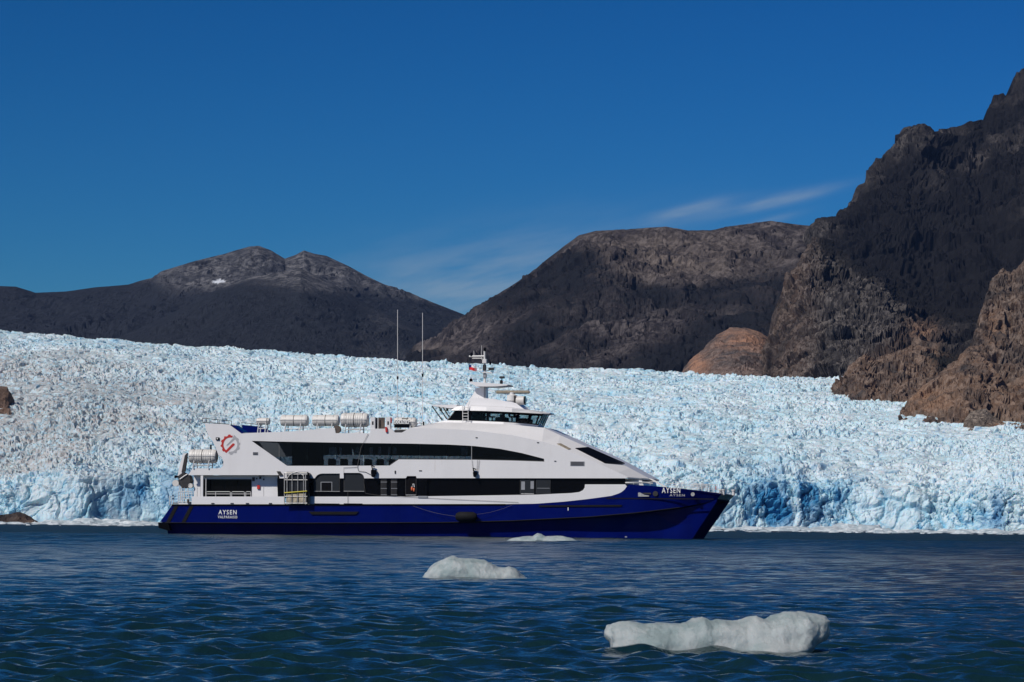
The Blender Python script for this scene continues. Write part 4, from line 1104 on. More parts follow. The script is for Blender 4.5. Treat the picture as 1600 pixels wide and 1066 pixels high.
for a, b, c, d in ((279, 757, 282, 770), (283, 759, 285, 772), (288, 760, 288, 776), (293, 760, 295, 775)): tube('crane_leg', [P3(a, b, -4.9), P3(c, d, -4.9), P3(c, 788, -4.9)], 0.04, wpost, ferry, 7)
tube('exhaust_pipe', [P3(329.5, 703, -4.6), P3(329.5, 695, -4.6)], 0.07, black, ferry, 10)

# --- fin: rail, far fin, logo
def fin_rail(pts_top, pts_base, y, posts):
    bm = bmesh.new(); tube_bm(bm, [P3(a, b, y) for a, b in pts_top], 0.03, 6); o = from_bm('fin_rail', bm, dgrey, ferry)
    tube('rail_bar', [P3(a, b, y) for a, b in pts_base], 0.035, dgrey, o, 6)
    for a, b, c in posts: tube('stanchion', [P3(a, b, y), P3(a, c, y)], 0.025, dgrey, o, 6)
fin_rail([(316.5, 653.5), (340, 656), (362, 658)], [(316.5, 660), (340, 661.5), (358, 663)], -5.43, [(316.5, 653.5, 660), (323, 654, 661), (340, 656, 662), (361.5, 658, 664)])
# far fin, seen over the roof: its inner face is painted blue
fx = PX(700) - PX(700)
bm = bmesh.new(); prism_bm(bm, [P(a, b) for a, b in ((319.6, 661.7), (358, 663.5), (377, 677.5), (400, 676.5), (400, 684), (326, 680))], [], 5.20, 5.34)
from_bm('far_fin_panel', bm, blue, ferry)
bm = bmesh.new(); prism_bm(bm, [P(a, b, 5.0) for a, b in ((379, 664), (409, 667), (424, 674), (430, 680), (379, 680))], [], 4.9, 5.0)
from_bm('far_fin_panel', bm, blue, ferry)
tube('fin_rail', [P3(377, 660.5, 4.95), P3(392, 662, 4.95), P3(410, 664.5, 4.95)], 0.03, dgrey, ferry, 6)
for a in (378, 392, 408): tube('stanchion', [P3(a, 661 + (a - 378) * 0.1, 4.95), P3(a, 668, 4.95)], 0.025, dgrey, ferry, 6)
side_plate('fin_inner_slope', [(359, 664), (366, 664.5), (385, 678.6), (376, 678.2)], blue, ferry, y=-5.34, th=1.6)
tube('support_strut', [P3(364, 662, -3.5), P3(381, 675, -3.5)], 0.06, wpost, ferry, 6)
# the emblem: a toothed ring in two halves with two slanting bars
def ring_part(a0, a1, material, name):
    bm = bmesh.new(); c = P(360, 694.8); out, inn = [], []
    n = max(6, int(abs(a1 - a0) / 4))
    for i in range(n + 1):
        a = a0 + (a1 - a0) * i / n
        tooth = 1.0 if (a % 30) < 14 else 0.90
        out.append((c[0] + 0.80 * tooth * math.cos(R(a)), c[1] + 0.80 * tooth * math.sin(R(a))))
        inn.append((c[0] + 0.56 * math.cos(R(a)), c[1] + 0.56 * math.sin(R(a))))
    prism_bm(bm, out + inn[::-1], [], -5.515, -5.498)
    return from_bm(name, bm, material, ferry)
er = ring_part(75, 232, logo_red, 'emblem'); eg = ring_part(258, 430, logo_grey, 'emblem')
bm = bmesh.new(); prism_bm(bm, [P(a, b) for a, b in ((351, 706), (353.5, 708), (367, 695), (366, 693), (363.5, 693))], [], -5.517, -5.498); from_bm('emblem_bar', bm, logo_red, er)
bm = bmesh.new(); prism_bm(bm, [P(a, b) for a, b in ((353.5, 696), (355.5, 696.5), (370, 684), (368, 681.5), (366.5, 682))], [], -5.517, -5.498); from_bm('emblem_bar', bm, logo_grey, eg)
pbox('camera_housing', 337, 683.5, 342.5, 688, black, ferry, y=-5.6, th=0.12, bev=0.02); pbox('camera_bracket', 338.5, 684.5, 340.5, 686.5, white, ferry, y=-5.62, th=0.1)

# --- lettering
white_l = flat('lettering_white', (0.82, 0.82, 0.80), 0.5)
black_l = flat('lettering_black', (0.01, 0.01, 0.01), 0.5)
text_mesh('lettering', 'AYSEN', (370 - 341) / 19.7, 355.5, 800.5, -5.515, white_l, ferry, 0.36)
text_mesh('lettering', 'VALPARAISO', (371 - 340) / 19.7, 355.5, 808, -5.515, white_l, ferry, 0.21)
text_mesh('lettering', 'AYSEN', (1063 - 1034) / 20.3, 1048.5, 766.3, -5.52, white_l, ferry, 0.43)
text_mesh('lettering', 'AYSEN', (1070 - 1046) / 20.3, 1058, 774, -5.515, logo_grey, ferry, 0.17)

# --- bow fittings
side_plate('bow_fitting', [(997, 770), (1000, 769.6), (1007, 773.5), (1014, 774.5), (1014, 776), (997, 776)], steel, ferry, y=-5.56, th=0.1)
pbox('bow_fitting', 1004, 770, 1017, 772.5, dgrey, ferry, y=-5.54, th=0.06)
x, z = P(1024, 771.5); lathe('fairlead', (x, -5.55, z), [(0, 0.08), (0, 0.2), (0.08, 0.2), (0.08, 0.08)], dgrey, ferry, 'y', 16)
x, z = P(1082.5, 772.5); lathe('fairlead', (x, -5.55, z), [(0, 0.07), (0, 0.15), (0.08, 0.15), (0.08, 0.07)], steel, ferry, 'y', 16)
for a in (1126, 1130.5, 1141): 
    x, z = P(a, 768.5, -4.6); lathe('bow_bollard', (x, -4.6 if a < 1135 else -2, z - 0.25), [(0, 0.12), (0.35, 0.12), (0.35, 0.17), (0.45, 0.17)], wpost, ferry, 'z', 12)
# bow rails
fr_ = None
def bow_rail(y, a, b, pyfun, h, n, nbar):
    pts = [P3(a + (b - a) * i / n, pyfun(a + (b - a) * i / n), y) for i in range(n + 1)]
    bm = bmesh.new(); tube_bm(bm, [p + Vector((0, 0, h)) for p in pts], 0.025, 6); o = from_bm('bow_rail', bm, wpost, ferry)
    for k in range(1, nbar): tube('rail_bar', [p + Vector((0, 0, h * k / nbar)) for p in pts], 0.016, wpost, o, 5)
    for p in pts: tube('stanchion', [p, p + Vector((0, 0, h))], 0.02, wpost, o, 5)
    return o
bow_rail(-5.2, 1084, 1121, lambda p: 766.2 + (p - 1084) * 0.05, 0.52, 6, 4)
bow_rail(5.0, 1040, 1105, lambda p: 765 + (p - 1040) * 0.04, 0.50, 8, 3)
bow_rail(-5.3, 977, 1016, lambda p: 758.5, 0.24, 3, 1)
pbox('rail_end_post', 1118, 759.5, 1119.2, 765, redm, ferry, y=-5.24, th=0.06)
tube('stay', [P3(1015, 748, -3.2), P3(1040, 762, -4.6)], 0.035, wpost, ferry, 6)
tube('stay', [P3(1018, 748.5, -2.6), P3(1043, 762, -4.2)], 0.03, wpost, ferry, 6)
bm = bmesh.new(); tube_bm(bm, [P3(977, 754.6, -5.3), P3(1010, 754.8, -5.2), P3(1020, 755.5, -5.1)], 0.045, 8); from_bm('fore_handrail', bm, wpost, ferry)

# --- wheelhouse
WY = -3.2
bm = bmesh.new()
def wh_y(px): return -3.2 + 1.7 * float(sstep(786, 842, px))
base_l = [(676, 661.5), (698, 656.8), (735, 657.5), (762, 658.5), (787, 659.6), (807, 661), (825, 662.5), (841, 664.5)]
top_l = [(704, 655.5), (711, 641.3), (735, 641.9), (762, 642.8), (787, 643.9), (811, 645), (831, 646), (849, 647)]
foot = [Vector((P3(a, b, wh_y(a)).x - (0.0 if a < 800 else 0.2), wh_y(a) - 0.35, P3(a, 668, wh_y(a)).z - 0.25)) for a, b in base_l]
bs = [P3(a, b, wh_y(a)) for a, b in base_l]
rows = [foot, bs]
V = [[bm.verts.new(v) for v in r] for r in rows] ; W_ = [[bm.verts.new((v.x, -v.y, v.z)) for v in r] for r in rows]
for S in (V, W_):
    for i in range(len(base_l) - 1): bm.faces.new((S[0][i], S[0][i + 1], S[1][i + 1], S[1][i]))
for k in range(1):
    bm.faces.new((V[0][-1], V[1][-1], W_[1][-1], W_[0][-1])); bm.faces.new((V[0][0], V[1][0], W_[1][0], W_[0][0]))
for i in range(len(base_l) - 1): bm.faces.new((V[1][i], V[1][i + 1], W_[1][i + 1], W_[1][i]))
from_bm('wheelhouse_base', bm, white, ferry)
# pillars and panes along the window ring, near and far side, then the front
ring_b = [P3(a, b, wh_y(a)) for a, b in base_l[1:]]; ring_t = [P3(a, b, wh_y(base_l[i + 1][0]) ) for i, (a, b) in enumerate(top_l[1:])]
def lerp(a, b, t): return a + (b - a) * t
def slab(name, quad, th, material, nrm):
    bm = bmesh.new(); f = [bm.verts.new(v) for v in quad]; k = [bm.verts.new(Vector(v) + nrm * th) for v in quad]
    bm.faces.new(f); bm.faces.new(k[::-1])
    for i in range(4): bm.faces.new((f[i], f[(i + 1) % 4], k[(i + 1) % 4], k[i]))
    return from_bm(name, bm, material, ferry)
mirror = lambda v: Vector((v.x, -v.y, v.z))
for side in (0, 1):
    mb = ring_b if side == 0 else [mirror(v) for v in ring_b]; mt = ring_t if side == 0 else [mirror(v) for v in ring_t]
    inw = Vector((0, 1 if side == 0 else -1, 0))
    slab('window_frame', (mb[0], mb[1], mt[1], mt[0]), 0.06, black, inw)
    for i in range(1, len(mb) - 1):
        b0, b1, t0_, t1_ = mb[i], mb[i + 1], mt[i], mt[i + 1]
        w = 0.08
        slab('window_frame', (b0, lerp(b0, b1, w), lerp(t0_, t1_, w), t0_), 0.09, black, inw)
        slab('window_frame', (lerp(b0, b1, 1 - w), b1, t1_, lerp(t0_, t1_, 1 - w)), 0.09, black, inw)
        if side == 1:
            slab('window_pane', (lerp(b0, b1, w), lerp(b0, b1, 1 - w), lerp(t0_, t1_, 1 - w), lerp(t0_, t1_, w)), 0.02, clear_glass, inw)
            continue
        slab('window_header', (lerp(lerp(b0, t0_, .80), lerp(b1, t1_, .80), w), lerp(lerp(b0, t0_, .80), lerp(b1, t1_, .80), 1 - w), lerp(t0_, t1_, 1 - w), lerp(t0_, t1_, w)), 0.085, black, inw)
        slab('window_footer', (lerp(b0, b1, w), lerp(b0, b1, 1 - w), lerp(lerp(b0, t0_, .1), lerp(b1, t1_, .1), 1 - w), lerp(lerp(b0, t0_, .1), lerp(b1, t1_, .1), w)), 0.085, black, inw)
        slab('window_pane', (lerp(lerp(b0, t0_, .1), lerp(b1, t1_, .1), w), lerp(lerp(b0, t0_, .1), lerp(b1, t1_, .1), 1 - w), lerp(lerp(b0, t0_, .80), lerp(b1, t1_, .80), 1 - w), lerp(lerp(b0, t0_, .80), lerp(b1, t1_, .80), w)), 0.02, clear_glass, inw)
fb, ft = ring_b[-1], ring_t[-1]; gb_, gt_ = mirror(fb), mirror(ft)
for i in range(3):
    a, b = i / 3, (i + 1) / 3
    slab('window_pane', (lerp(fb, gb_, a + .03), lerp(fb, gb_, b - .03), lerp(ft, gt_, b - .03), lerp(ft, gt_, a + .03)), 0.02, clear_glass, Vector((-1, 0, 0)))
    slab('window_frame', (lerp(fb, gb_, a - .03 if i else 0), lerp(fb, gb_, a + .03), lerp(ft, gt_, a + .03), lerp(ft, gt_, a - .03 if i else 0)), 0.08, black, Vector((-1, 0, 0)))
slab('aft_wall', (ring_b[0], mirror(ring_b[0]), mirror(ring_t[0]), ring_t[0]), 0.06, white, Vector((1, 0, 0)))
# consoles and chairs inside
def chair(px, y):
    x, z = P(px, 657.5, y)
    bm = bmesh.new(); box_bm(bm, x - 0.25, x + 0.25, y - 0.25, y + 0.25, z + 0.25, z + 0.36, 0.04); box_bm(bm, x - 0.28, x - 0.16, y - 0.24, y + 0.24, z + 0.3, z + 0.78, 0.05); tube_bm(bm, [(x, y, z - 0.05), (x, y, z + 0.3)], 0.06)
    from_bm('helm_chair', bm, dark_in, ferry)
for p, y in ((757, -1.8), (769, -0.2), (800, 0.6), (808, -1.2)): chair(p, y)
bm = bmesh.new(); x, z = P(818, 661, 0); box_bm(bm, x - 0.3, x + 0.5, -1.6, 1.6, z, z + 0.32, 0.04); box_bm(bm, x - 2.5, x - 1.6, 1.2, 2.6, z, z + 0.5, 0.05); from_bm('helm_console', bm, dark_in, ferry)
# roof of the wheelhouse with its visor
def roofring(px_l, z_in, yf): return None
rb = [(704, 641.3), (715, 641.4), (760, 642.2), (800, 644), (830, 645.6), (845, 646.4), (859, 646.2)]
rt = [(714, 634.8), (722, 634.6), (760, 636), (800, 638.2), (826, 641), (842, 643.2), (859, 645.2)]
ry = [-3.35, -3.4, -3.45, -3.3, -2.5, -2.0, -1.2]
bm = bmesh.new()
A = [bm.verts.new(P3(a, b, y)) for (a, b), y in zip(rb, ry)]; B = [bm.verts.new(P3(a, b, y + 0.12)) for (a, b), y in zip(rt, ry)]
A2 = [bm.verts.new((v.co.x, -v.co.y, v.co.z)) for v in A]; B2 = [bm.verts.new((v.co.x, -v.co.y, v.co.z)) for v in B]
for i in range(6):
    bm.faces.new((A[i], A[i + 1], B[i + 1], B[i])); bm.faces.new((A2[i], A2[i + 1], B2[i + 1], B2[i])); bm.faces.new((B[i], B[i + 1], B2[i + 1], B2[i])); bm.faces.new((A[i], A[i + 1], A2[i + 1], A2[i]))
bm.faces.new((A[0], B[0], B2[0], A2[0])); bm.faces.new((A[-1], B[-1], B2[-1], A2[-1]))
from_bm('wheelhouse_roof', bm, white, ferry)
# coaming box on the wheelhouse roof
bm = bmesh.new(); prism_bm(bm, [P(a, b, -1.8) for a, b in ((727, 634.8), (735, 622), (770, 623), (806, 630), (820, 640.5), (727, 636))], [], -1.8, 1.8)
from_bm('roof_coaming', bm, white, ferry)
# aft canopy wing with struts
bm = bmesh.new(); prism_bm(bm, [P(a, b, -3.0) for a, b in ((673.5, 634), (680, 632.6), (714, 632.2), (712, 637.6), (700, 637.6))], [], -3.0, 3.0)
from_bm('canopy_wing', bm, white, ferry)
for a, b, y in ((675, 691, -2.9), (685, 698, -2.9), (691, 703, -2.9), (675, 691, 2.6)):
    tube('canopy_strut', [P3(a, 634.5, y), P3(b, 657 - (b - 691) * 0.3, y)], 0.05, dgrey, ferry, 7)
for a, y in ((687, -2.85), (697, -2.85)): pbox('loud_hailer', a, 638, a + 3, 642.5, black, ferry, y=y, th=0.2)
# ladder on the wheelhouse side
bm = bmesh.new()
for a in (723, 731.5): tube_bm(bm, [P3(a + 3, 627, -3.2), P3(a, 634, -3.5), P3(a, 661, -3.6)], 0.03, 6)
ld = from_bm('ladder', bm, wpost, ferry)
for q in (637, 641.5, 646, 650.5, 655, 659.5): tube('rung', [P3(723, q, -3.58), P3(731.5, q, -3.58)], 0.025, wpost, ld, 6)
# --- mast
bm = bmesh.new()
prism_bm(bm, [P(a, b, -0.6) for a, b in ((729, 634), (744, 607), (758, 604), (759, 622), (770, 626), (800, 634), (800, 636), (729, 636))], [], -0.6, 0.6)
mast = from_bm('mast_pylon', bm, white, ferry)
bm = bmesh.new(); prism_bm(bm, [P(a, b, -1.2) for a, b in ((732, 597), (737, 596.4), (794, 601), (793, 602.5), (775, 604), (745, 604))], [], -1.4, 1.4)
ct = from_bm('crosstree', bm, white, ferry)
tube('mast_pole', [P3(757.5, 636, 0), P3(757.5, 592, 0), P3(757, 547, 0)], 0.13, wpost, ferry, 12, 0.07)
pbox('mast_leg', 756, 604, 758.5, 622, grey, ferry, y=-0.66, th=0.1)
tube('yard', [P3(733, 557, 0), P3(757, 556.5, 0)], 0.07, wpost, ferry, 8); tube('yard', [P3(738, 560, 0), P3(754, 560, 0)], 0.035, wpost, ferry, 8)
pbox('mast_platform', 753, 581.5, 769, 583, wpost, ferry, y=-0.3, th=0.6)
pbox('mast_box', 753.5, 561, 760, 568, wpost, ferry, y=-0.25, th=0.4, bev=0.03); pbox('mast_box', 754.5, 584, 759.5, 590, grey, ferry, y=-0.2, th=0.4, bev=0.03)
pbox('mast_box', 754, 570, 759, 579, dgrey, ferry, y=-0.18, th=0.3, bev=0.03)
def lamp(px, py0, py1, y=0.0, r=0.1):
    x, z1 = P(px, py0, y); z0 = P(px, py1, y)[1]; h = z1 - z0
    return lathe('navigation_lamp', (x, y, z0), [(0, r * 0.8), (h * .15, r), (h * .8, r), (h, r * 0.5)], black, ferry, 'z', 12)
lamp(757.5, 543, 549); lamp(736.5, 551, 557); lamp(736, 591.5, 597.5, -0.6, 0.13); lamp(766, 565, 570, 0, 0.08); lamp(783.5, 594, 600, -0.6, 0.12)
pbox('flood_light', 763, 574.5, 771, 578.5, dgrey, ferry, y=-0.2, th=0.3, bev=0.03); tube('lamp_bracket', [P3(760, 580, 0), P3(767, 578, 0)], 0.035, dgrey, ferry, 6)
pbox('flood_light', 780, 588, 788, 591.5, dgrey, ferry, y=-0.8, th=0.3, bev=0.03); tube('lamp_bracket', [P3(784, 591, -0.7), P3(784.5, 600, -0.7)], 0.04, dgrey, ferry, 6)
for a, t_, b in ((752.5, 540, 562), (740.5, 548, 557), (742.5, 572, 582)): tube('aerial', [P3(a, b, 0), P3(a, t_, 0)], 0.018, wpost, ferry, 5)
# radar scanner and searchlight
rd = pbox('radar_scanner', 774, 610, 828, 615.3, radar_m, ferry, y=-1.2, th=0.3, bev=0.08)
x, z = P(800, 622, -1.1)
lathe('radar_pedestal', (x, -1.05, P(800, 634, -1.05)[1]), [(0, 0.34), (0.35, 0.3), (0.4, 0.42), (0.8, 0.42), (0.9, 0.2), (1.05, 0.2)], wpost, ferry, 'z', 16)
x, z = P(812, 626, -1.2); lathe('searchlight', (x - 0.35, -1.2, z), [(0, 0.2), (0.1, 0.33), (0.7, 0.36), (0.75, 0.3)], canister, ferry, 'x', 20)
lathe('searchlight_lens', (x + 0.36, -1.2, z), [(0, 0.30), (0.06, 0.36), (0.12, 0.36), (0.12, 0.2)], black, ferry, 'x', 20)
pbox('radar_bracket', 803, 618, 805.5, 632, dgrey, ferry, y=-1.5, th=0.1)
tube('aerial', [P3(815, 598, -0.5), P3(815, 611, -0.5)], 0.02, wpost, ferry, 5); tube('aerial', [P3(795, 578, -1.0), P3(795, 630, -1.0)], 0.012, wpost, ferry, 5)
tube('support_strut', [P3(790, 637, -1.8), P3(799, 630, -1.2)], 0.05, wpost, ferry, 6)
for a in (748, 763): 
    tube('aerial', [P3(a, 620, -1.6), P3(a, 634, -1.6)], 0.02, wpost, ferry, 5); pbox('mast_box', a - 1, 627, a + 1, 630, grey, ferry, y=-1.7, th=0.1)
bm = bmesh.new(); tube_bm(bm, [P3(735, 633.5, -3.1), P3(790, 636, -3.1), P3(850, 643.6, -1.8)], 0.018, 5); from_bm('roof_rail', bm, wpost, ferry)
# whip aerials
for a, t_, b, y in ((621.3, 484, 668, -3.0), (660.3, 489, 664, -3.0)):
    w = tube('whip_aerial', [P3(a, b, y), P3(a, (t_ + b) / 2, y), P3(a, t_, y)], 0.03, wpost, ferry, 7, 0.022)
    tube('aerial_clamp', [P3(a, b - 80, y), P3(a, b - 75, y)], 0.07, black, w, 8)
tube('roof_post', [P3(662, 668, -4.5), P3(662, 659, -4.5)], 0.06, black, ferry, 8)
tube('wire', [P3(652, 662, -4.5), P3(690, 661, -4.5)], 0.012, steel, ferry, 5)
# lockers and boards on the roof edge
for a in (579, 603): pb = pbox('roof_locker', a, 652, a + 7, 670.5, white, ferry, y=-5.46, th=0.4, bev=0.02); pbox('roof_locker_mark', a + 2.2, 658.5, a + 4.6, 664, black_l, pb, y=-5.468, th=0.02)
pbox('roof_board', 591, 652.5, 601, 670.2, brown, ferry, y=-5.2, th=0.1); pbox('roof_board', 586.5, 653, 589.5, 670, dgrey, ferry, y=-5.1, th=0.1)
pbox('roof_post', 590, 652, 591, 670.3, wpost, ferry, y=-5.42, th=0.06)
pbox('extinguisher', 609.5, 652.5, 612, 661, redm, ferry, y=-5.44, th=0.12, bev=0.03); side_plate('fire_bucket', [(601.5, 667), (604.5, 667.5), (605.5, 675), (602.5, 675.5)], redm, ferry, y=-5.62, th=0.12)
pbox('recess_floor', 616, 672, 640, 676.5, dgrey, ferry, y=-5.3, th=0.6)
x, z = P(526.5, 671, -5.3); lathe('cable_drum', (x, -5.4, z), [(0, 0.12), (0, 0.30), (0.06, 0.3), (0.06, 0.2), (0.3, 0.2), (0.3, 0.3), (0.36, 0.3), (0.36, 0.1)], brown, ferry, 'y', 18)
# small fittings on the side
for a, b in ((743, 683.3), (839, 691), (866, 720), (656, 735), (654.5, 735)): pbox('side_fitting', a, b, a + 3, b + 1.2, dgrey, ferry, y=-5.54, th=0.05)
pbox('side_fitting', 616.5, 735.5, 618.3, 740, dgrey, ferry, y=-5.55, th=0.06)
pbox('side_fitting', 887, 793, 888.2, 798, white, ferry, y=-5.54, th=0.05)
pbox('side_fitting', 976.5, 838, 979, 840, steel, ferry, y=-5.2, th=0.3)
tube('mooring_line', [P3(575, 678, -5.56), P3(564, 700, -5.56), P3(558.5, 729, -5.56), P3(560, 736, -5.56), P3(571, 737.5, -5.56), P3(580, 742, -5.56)], 0.018, rope_m, ferry, 5)
tube('mooring_line', [P3(537, 742, -5.55), P3(537, 731, -5.55), P3(558, 730, -5.55)], 0.014, rope_m, ferry, 5)
tube('mooring_line', [P3(543.5, 768, -5.55), P3(543.5, 787, -5.55)], 0.014, rope_m, ferry, 5)
tube('mooring_line', [P3(569, 757, -5.5), P3(571, 771, -5.5), P3(590, 774, -5.53), P3(630, 776, -5.54), P3(700, 780, -5.54), P3(810, 785, -5.54)], 0.011, rope_m, ferry, 5)
def side_lamp(px, py, k=1.0):
    bm = bmesh.new()
    c = P3(px, py, -5.7)
    box_bm(bm, c.x - 0.16 * k, c.x + 0.2 * k, c.y - 0.1, c.y + 0.15, c.z - 0.2 * k, c.z + 0.12 * k, 0.04)
    tube_bm(bm, [c + Vector((-0.1, 0.2, 0.1)), c + Vector((-0.15, 0, 0.4 * k)), c + Vector((0.1, 0, 0.3 * k))], 0.05, 6)
    lathe_bm(bm, c + Vector((0.02, -0.14, -0.24 * k)), [(0, 0.06), (0, 0.15 * k), (0.12, 0.12 * k)], 'y', 12)
    return from_bm('flood_light', bm, black, ferry)
side_lamp(583.5, 737, 1.2); side_lamp(742, 739, 0.9)
for a, b in ((737.5, 740), (746, 744), (749, 745)): tube('lamp_wire', [P3(a, 719, -5.56), P3((a + b) / 2, 733, -5.58), P3(b, 741, -5.6)], 0.012, rope_m, ferry, 5)

# ------------------------------------------------------------------ things carried on the ferry
def life_raft(label, px0, px1, py0, py1, y, ribs, cradle_py, bands=3):
    x0, _ = P(px0, (py0 + py1) / 2, y); x1, _ = P(px1, (py0 + py1) / 2, y)
    z1 = P((px0 + px1) / 2, py0, y)[1]; z0 = P((px0 + px1) / 2, py1, y)[1]
    r = (z1 - z0) / 2; L = x1 - x0; zc_ = (z0 + z1) / 2; xc = (x0 + x1) / 2
    zb = P((px0 + px1) / 2, cradle_py, y)[1]
    t = thing('life_raft', label, 'life raft', (xc, y, zb), 'life raft drums stowed aboard the ferry')
    prof = [(-L / 2, r * 0.55), (-L / 2 + 0.05, r * 0.86), (-L / 2 + 0.16, r * 0.97)]
    n = 40
    for i in range(n + 1):
        a = -L / 2 + 0.2 + (L - 0.4) * i / n
        prof.append((a, r * (1.0 - (0.035 * (1 if (i % (n // ribs)) == 0 else 0) if ribs else 0))))
    prof += [(L / 2 - 0.16, r * 0.97), (L / 2 - 0.05, r * 0.86), (L / 2, r * 0.55)]
    lathe('drum', (0, 0, zc_ - zb), prof, canister, t, 'x', 28)
    for i in range(bands):
        a = -L * 0.3 + L * 0.6 * i / max(1, bands - 1)
        lathe('strap', (a, 0, zc_ - zb), [(-0.025, r * 0.9), (-0.025, r * 1.015), (0.025, r * 1.015), (0.025, r * 0.9)], dgrey if i == bands // 2 else steel, t, 'x', 28)
    bm = bmesh.new(); tube_bm(bm, [(-L * 0.47, -r * 1.0, zc_ - zb), (L * 0.47, -r * 1.0, zc_ - zb)], 0.022, 5); from_bm('seam', bm, grey, t)
    h = zc_ - zb - r * 0.85
    for a in (-L * 0.27, L * 0.27):
        bm = bmesh.new()
        tube_bm(bm, [(a - 0.1, -r * 0.9, 0), (a, -r * 0.95, max(h, 0.05) + 0.12), (a, -r * 0.5, max(h, 0.05) + 0.03), (a, r * 0.5, max(h, 0.05) + 0.03), (a, r * 0.95, max(h, 0.05) + 0.12), (a, r * 0.9, 0)], 0.045, 6)
        from_bm('cradle', bm, wpost, t)
    bm = bmesh.new()
    for s in (-1, 1): tube_bm(bm, [(-L * 0.3, s * r * 0.9, max(h * 0.5, 0.06)), (L * 0.3, s * r * 0.9, max(h * 0.5, 0.06))], 0.035, 6)
    from_bm('cradle_bar', bm, wpost, t)
    return t
life_raft('big ribbed cream life raft drum beside the stern crane', 296, 339.5, 702.2, 724, -5.1, 10, 732)
life_raft('small cream life raft drum at the aft end of the roof, next to the fin', 401, 422, 653, 664, -4.6, 0, 676.5, 2)
life_raft('smooth pale life raft drum standing free on the roof with gaps either side', 438.5, 482, 648.5, 666, -4.0, 0, 676, 3)
life_raft('smooth pale life raft drum touching the ribbed drum on the roof', 488.5, 530.5, 648.5, 666, -4.0, 0, 676, 3)
life_raft('large ribbed life raft drum in the notch of the roof edge', 533, 576, 645.5, 667.5, -5.0, 10, 677, 3)
rb_ = life_raft('white life raft drum lettered with a registration number on the roof', 616, 651, 652.5, 668, -4.9, 0, 676, 4)
# registration board on the last drum
bd = pbox('number_board', 616.5, 656.5, 639, 662.5, white_l, ferry, y=-5.44, th=0.04)
text_mesh('lettering', 'CC47614', 21 / 19.9, 627.6, 659.5, -5.45, black_l, bd, 0.25)
pbox('number_board_lining', 616, 662.8, 639, 668.5, black, ferry, y=-5.36, th=0.05)
pbox('drum_label', 628, 653.8, 638, 655.2, black_l, ferry, y=-5.40, th=0.02)

# boarding frame lashed to the side
bf_y = -5.95
bfr = thing('boarding_ramp', 'folded tubular boarding ramp with beige bundles and yellow strap hung on the side', 'boarding ramp', (PX(464, bf_y), bf_y, PZ(789, 464, bf_y)))
o0 = Vector((PX(464, bf_y), bf_y, PZ(789, 464, bf_y)))
def Q(px, py, dy=0.0): return P3(px, py, bf_y) - o0 + Vector((0, dy, 0))
for a in (444.5, 448.5, 477.5, 482.5): tube('upright', [Q(a, 739.5), Q(a, 788.5)], 0.04, steel, bfr, 7)
for q, r in ((739, .04), (750, .03), (776, .03), (786.5, .045), (741, .03)): tube('crossbar', [Q(444.5, q), Q(480, q)], r, steel, bfr, 7)
for a in (456.5, 465.5, 474.5): tube('bar', [Q(a, 741 if a != 456.5 else 738, -0.04), Q(a, 786, -0.04)], 0.03, steel, bfr, 7)
for pts in (((449, 748), (452, 743), (457, 739.5), (464, 737.5), (469, 739.5), (474, 743), (475.5, 748)),):
    tube('hoop', [Q(a, b, -0.06) for a, b in pts], 0.03, wpost, bfr, 7)
bm = bmesh.new()
for q in (742, 776): box_bm(bm, Q(448.5, q).x, Q(480, q).x, 0.12, 0.2, Q(448, q + (26 if q == 742 else 11)).z, Q(448, q).z)
from_bm('back_panel', bm, grey_glass, bfr)
for i, (a, b, c, d) in enumerate(((446.5, 772, 455.5, 777), (457, 771, 464.5, 776.5), (466, 770.5, 478, 776), (446.5, 777.5, 455.5, 785.5), (457, 777.5, 465, 785.5), (466.5, 777, 479, 785.5))):
    bm = bmesh.new(); p0, p1 = Q(a, d), Q(c, b); box_bm(bm, p0.x, p1.x, -0.02, 0.14, p0.z, p1.z, 0.05); from_bm('bundle', bm, canvas, bfr)
bm = bmesh.new(); tube_bm(bm, [Q(444.5, 770.3, -0.07), Q(462, 769, -0.09), Q(480, 767.6, -0.07)], 0.05, 6); from_bm('strap', bm, yellow, bfr)
bm = bmesh.new(); box_bm(bm, Q(480.5, 740).x, Q(483.5, 740).x, -0.05, 0.4, Q(480, 788).z, Q(480, 739).z, 0.02); from_bm('shadow_panel', bm, black, bfr)  # black panel stands in for the shadow at the frame's right edge

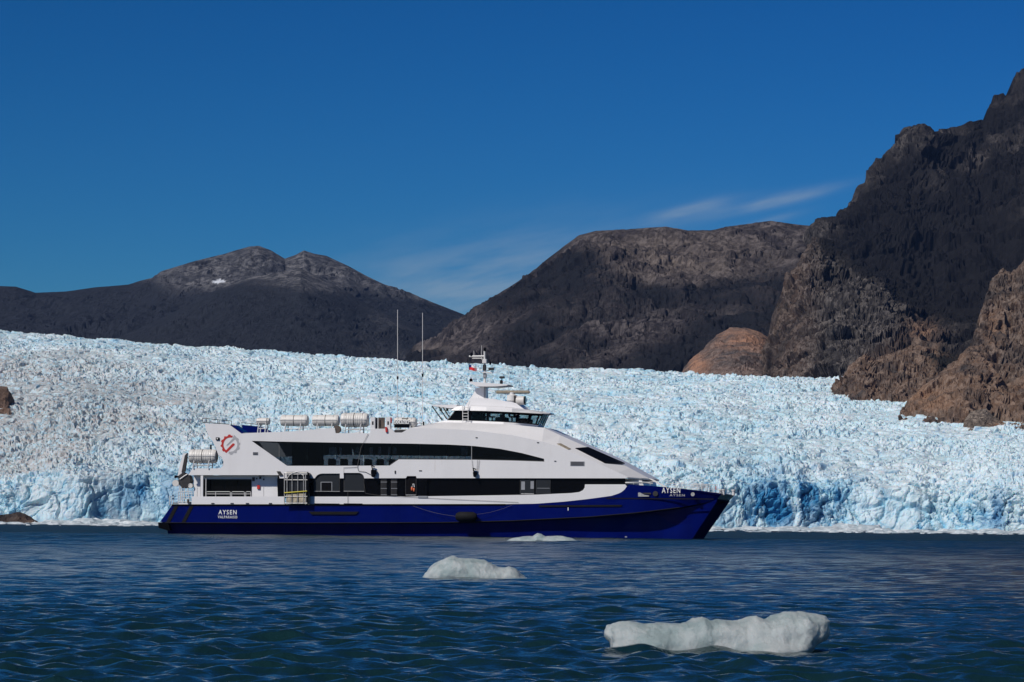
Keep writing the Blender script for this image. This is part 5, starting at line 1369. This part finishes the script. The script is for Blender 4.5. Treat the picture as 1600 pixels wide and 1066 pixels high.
# fender slung on two ropes
fc = P3(728.5, 807.5, -5.95)
fd = thing('fender', 'black rubber fender slung from two ropes on the blue hull', 'fender', (fc.x, fc.y, fc.z))
lathe('body', (0, 0, 0), [(-0.85, 0.1), (-0.8, 0.25), (-0.55, 0.38), (0.55, 0.38), (0.8, 0.25), (0.85, 0.1)], rubber, fd, 'x', 22)
for a, b, c, d in ((713, 807, 645, 790.5), (744, 804, 800, 789.5)):
    bm = bmesh.new(); e0, e1 = P3(a, b, -5.9) - fc, P3(c, d, -5.6) - fc
    tube_bm(bm, [e0.lerp(e1, t) - Vector((0, 0, 0.12 * math.sin(math.pi * t))) for t in np.linspace(0, 1, 9)], 0.010, 5); from_bm('rope', bm, rope_m, fd)

# flag at the yard
fo = P3(732.6, 570, 0)
fl = thing('flag', 'small red, white and blue flag flying below the mast yard', 'flag', (fo.x, fo.y, fo.z))
def cloth(name, u0, u1, v0, v1, material):
    W, H = 0.62, 0.42
    n, k = 10, 5
    pts = np.zeros((k, n, 3))
    for j in range(k):
        for i in range(n):
            u = u0 + (u1 - u0) * i / (n - 1); v = v0 + (v1 - v0) * j / (k - 1)
            pts[j, i] = (u * W, 0.06 * math.sin(u * 7 + v), -v * H - 0.09 * u + 0.03 * math.sin(u * 6))
    o = grid_mesh(name, pts, material); o.parent = fl; return o
cloth('canton', 0, 0.33, 0, 0.5, flag_blue); cloth('stripe', 0.33, 1, 0, 0.42, flag_white); cloth('stripe', 0, 1, 0.5, 1.0, flag_red); cloth('stripe', 0.33, 1, 0.42, 0.5, flag_red)
tube('halyard', [(0, 0, -0.9), (0, 0, 0.65)], 0.01, rope_m, fl, 5)

# orange float and white gear in the doorway
gc = P3(645.5, 765, -5.45)
gf = thing('life_jacket', 'orange life jacket with white collar inside the open side doorway', 'life jacket', (gc.x, gc.y, gc.z))
bm = bmesh.new()
for dx, dz in ((-0.1, 0.05), (0.07, -0.03)):
    lathe_bm(bm, (dx, 0.0, dz), [(-0.14, 0.03), (-0.1, 0.07), (0.1, 0.075), (0.14, 0.03)], 'z', 10)
from_bm('vest', bm, orange, gf, True)
bm = bmesh.new(); tube_bm(bm, [(-0.1, 0, 0.2), (-0.03, 0, 0.42), (0.06, 0, 0.44), (0.1, 0, 0.18)], 0.035, 8); from_bm('collar', bm, white_l, gf)
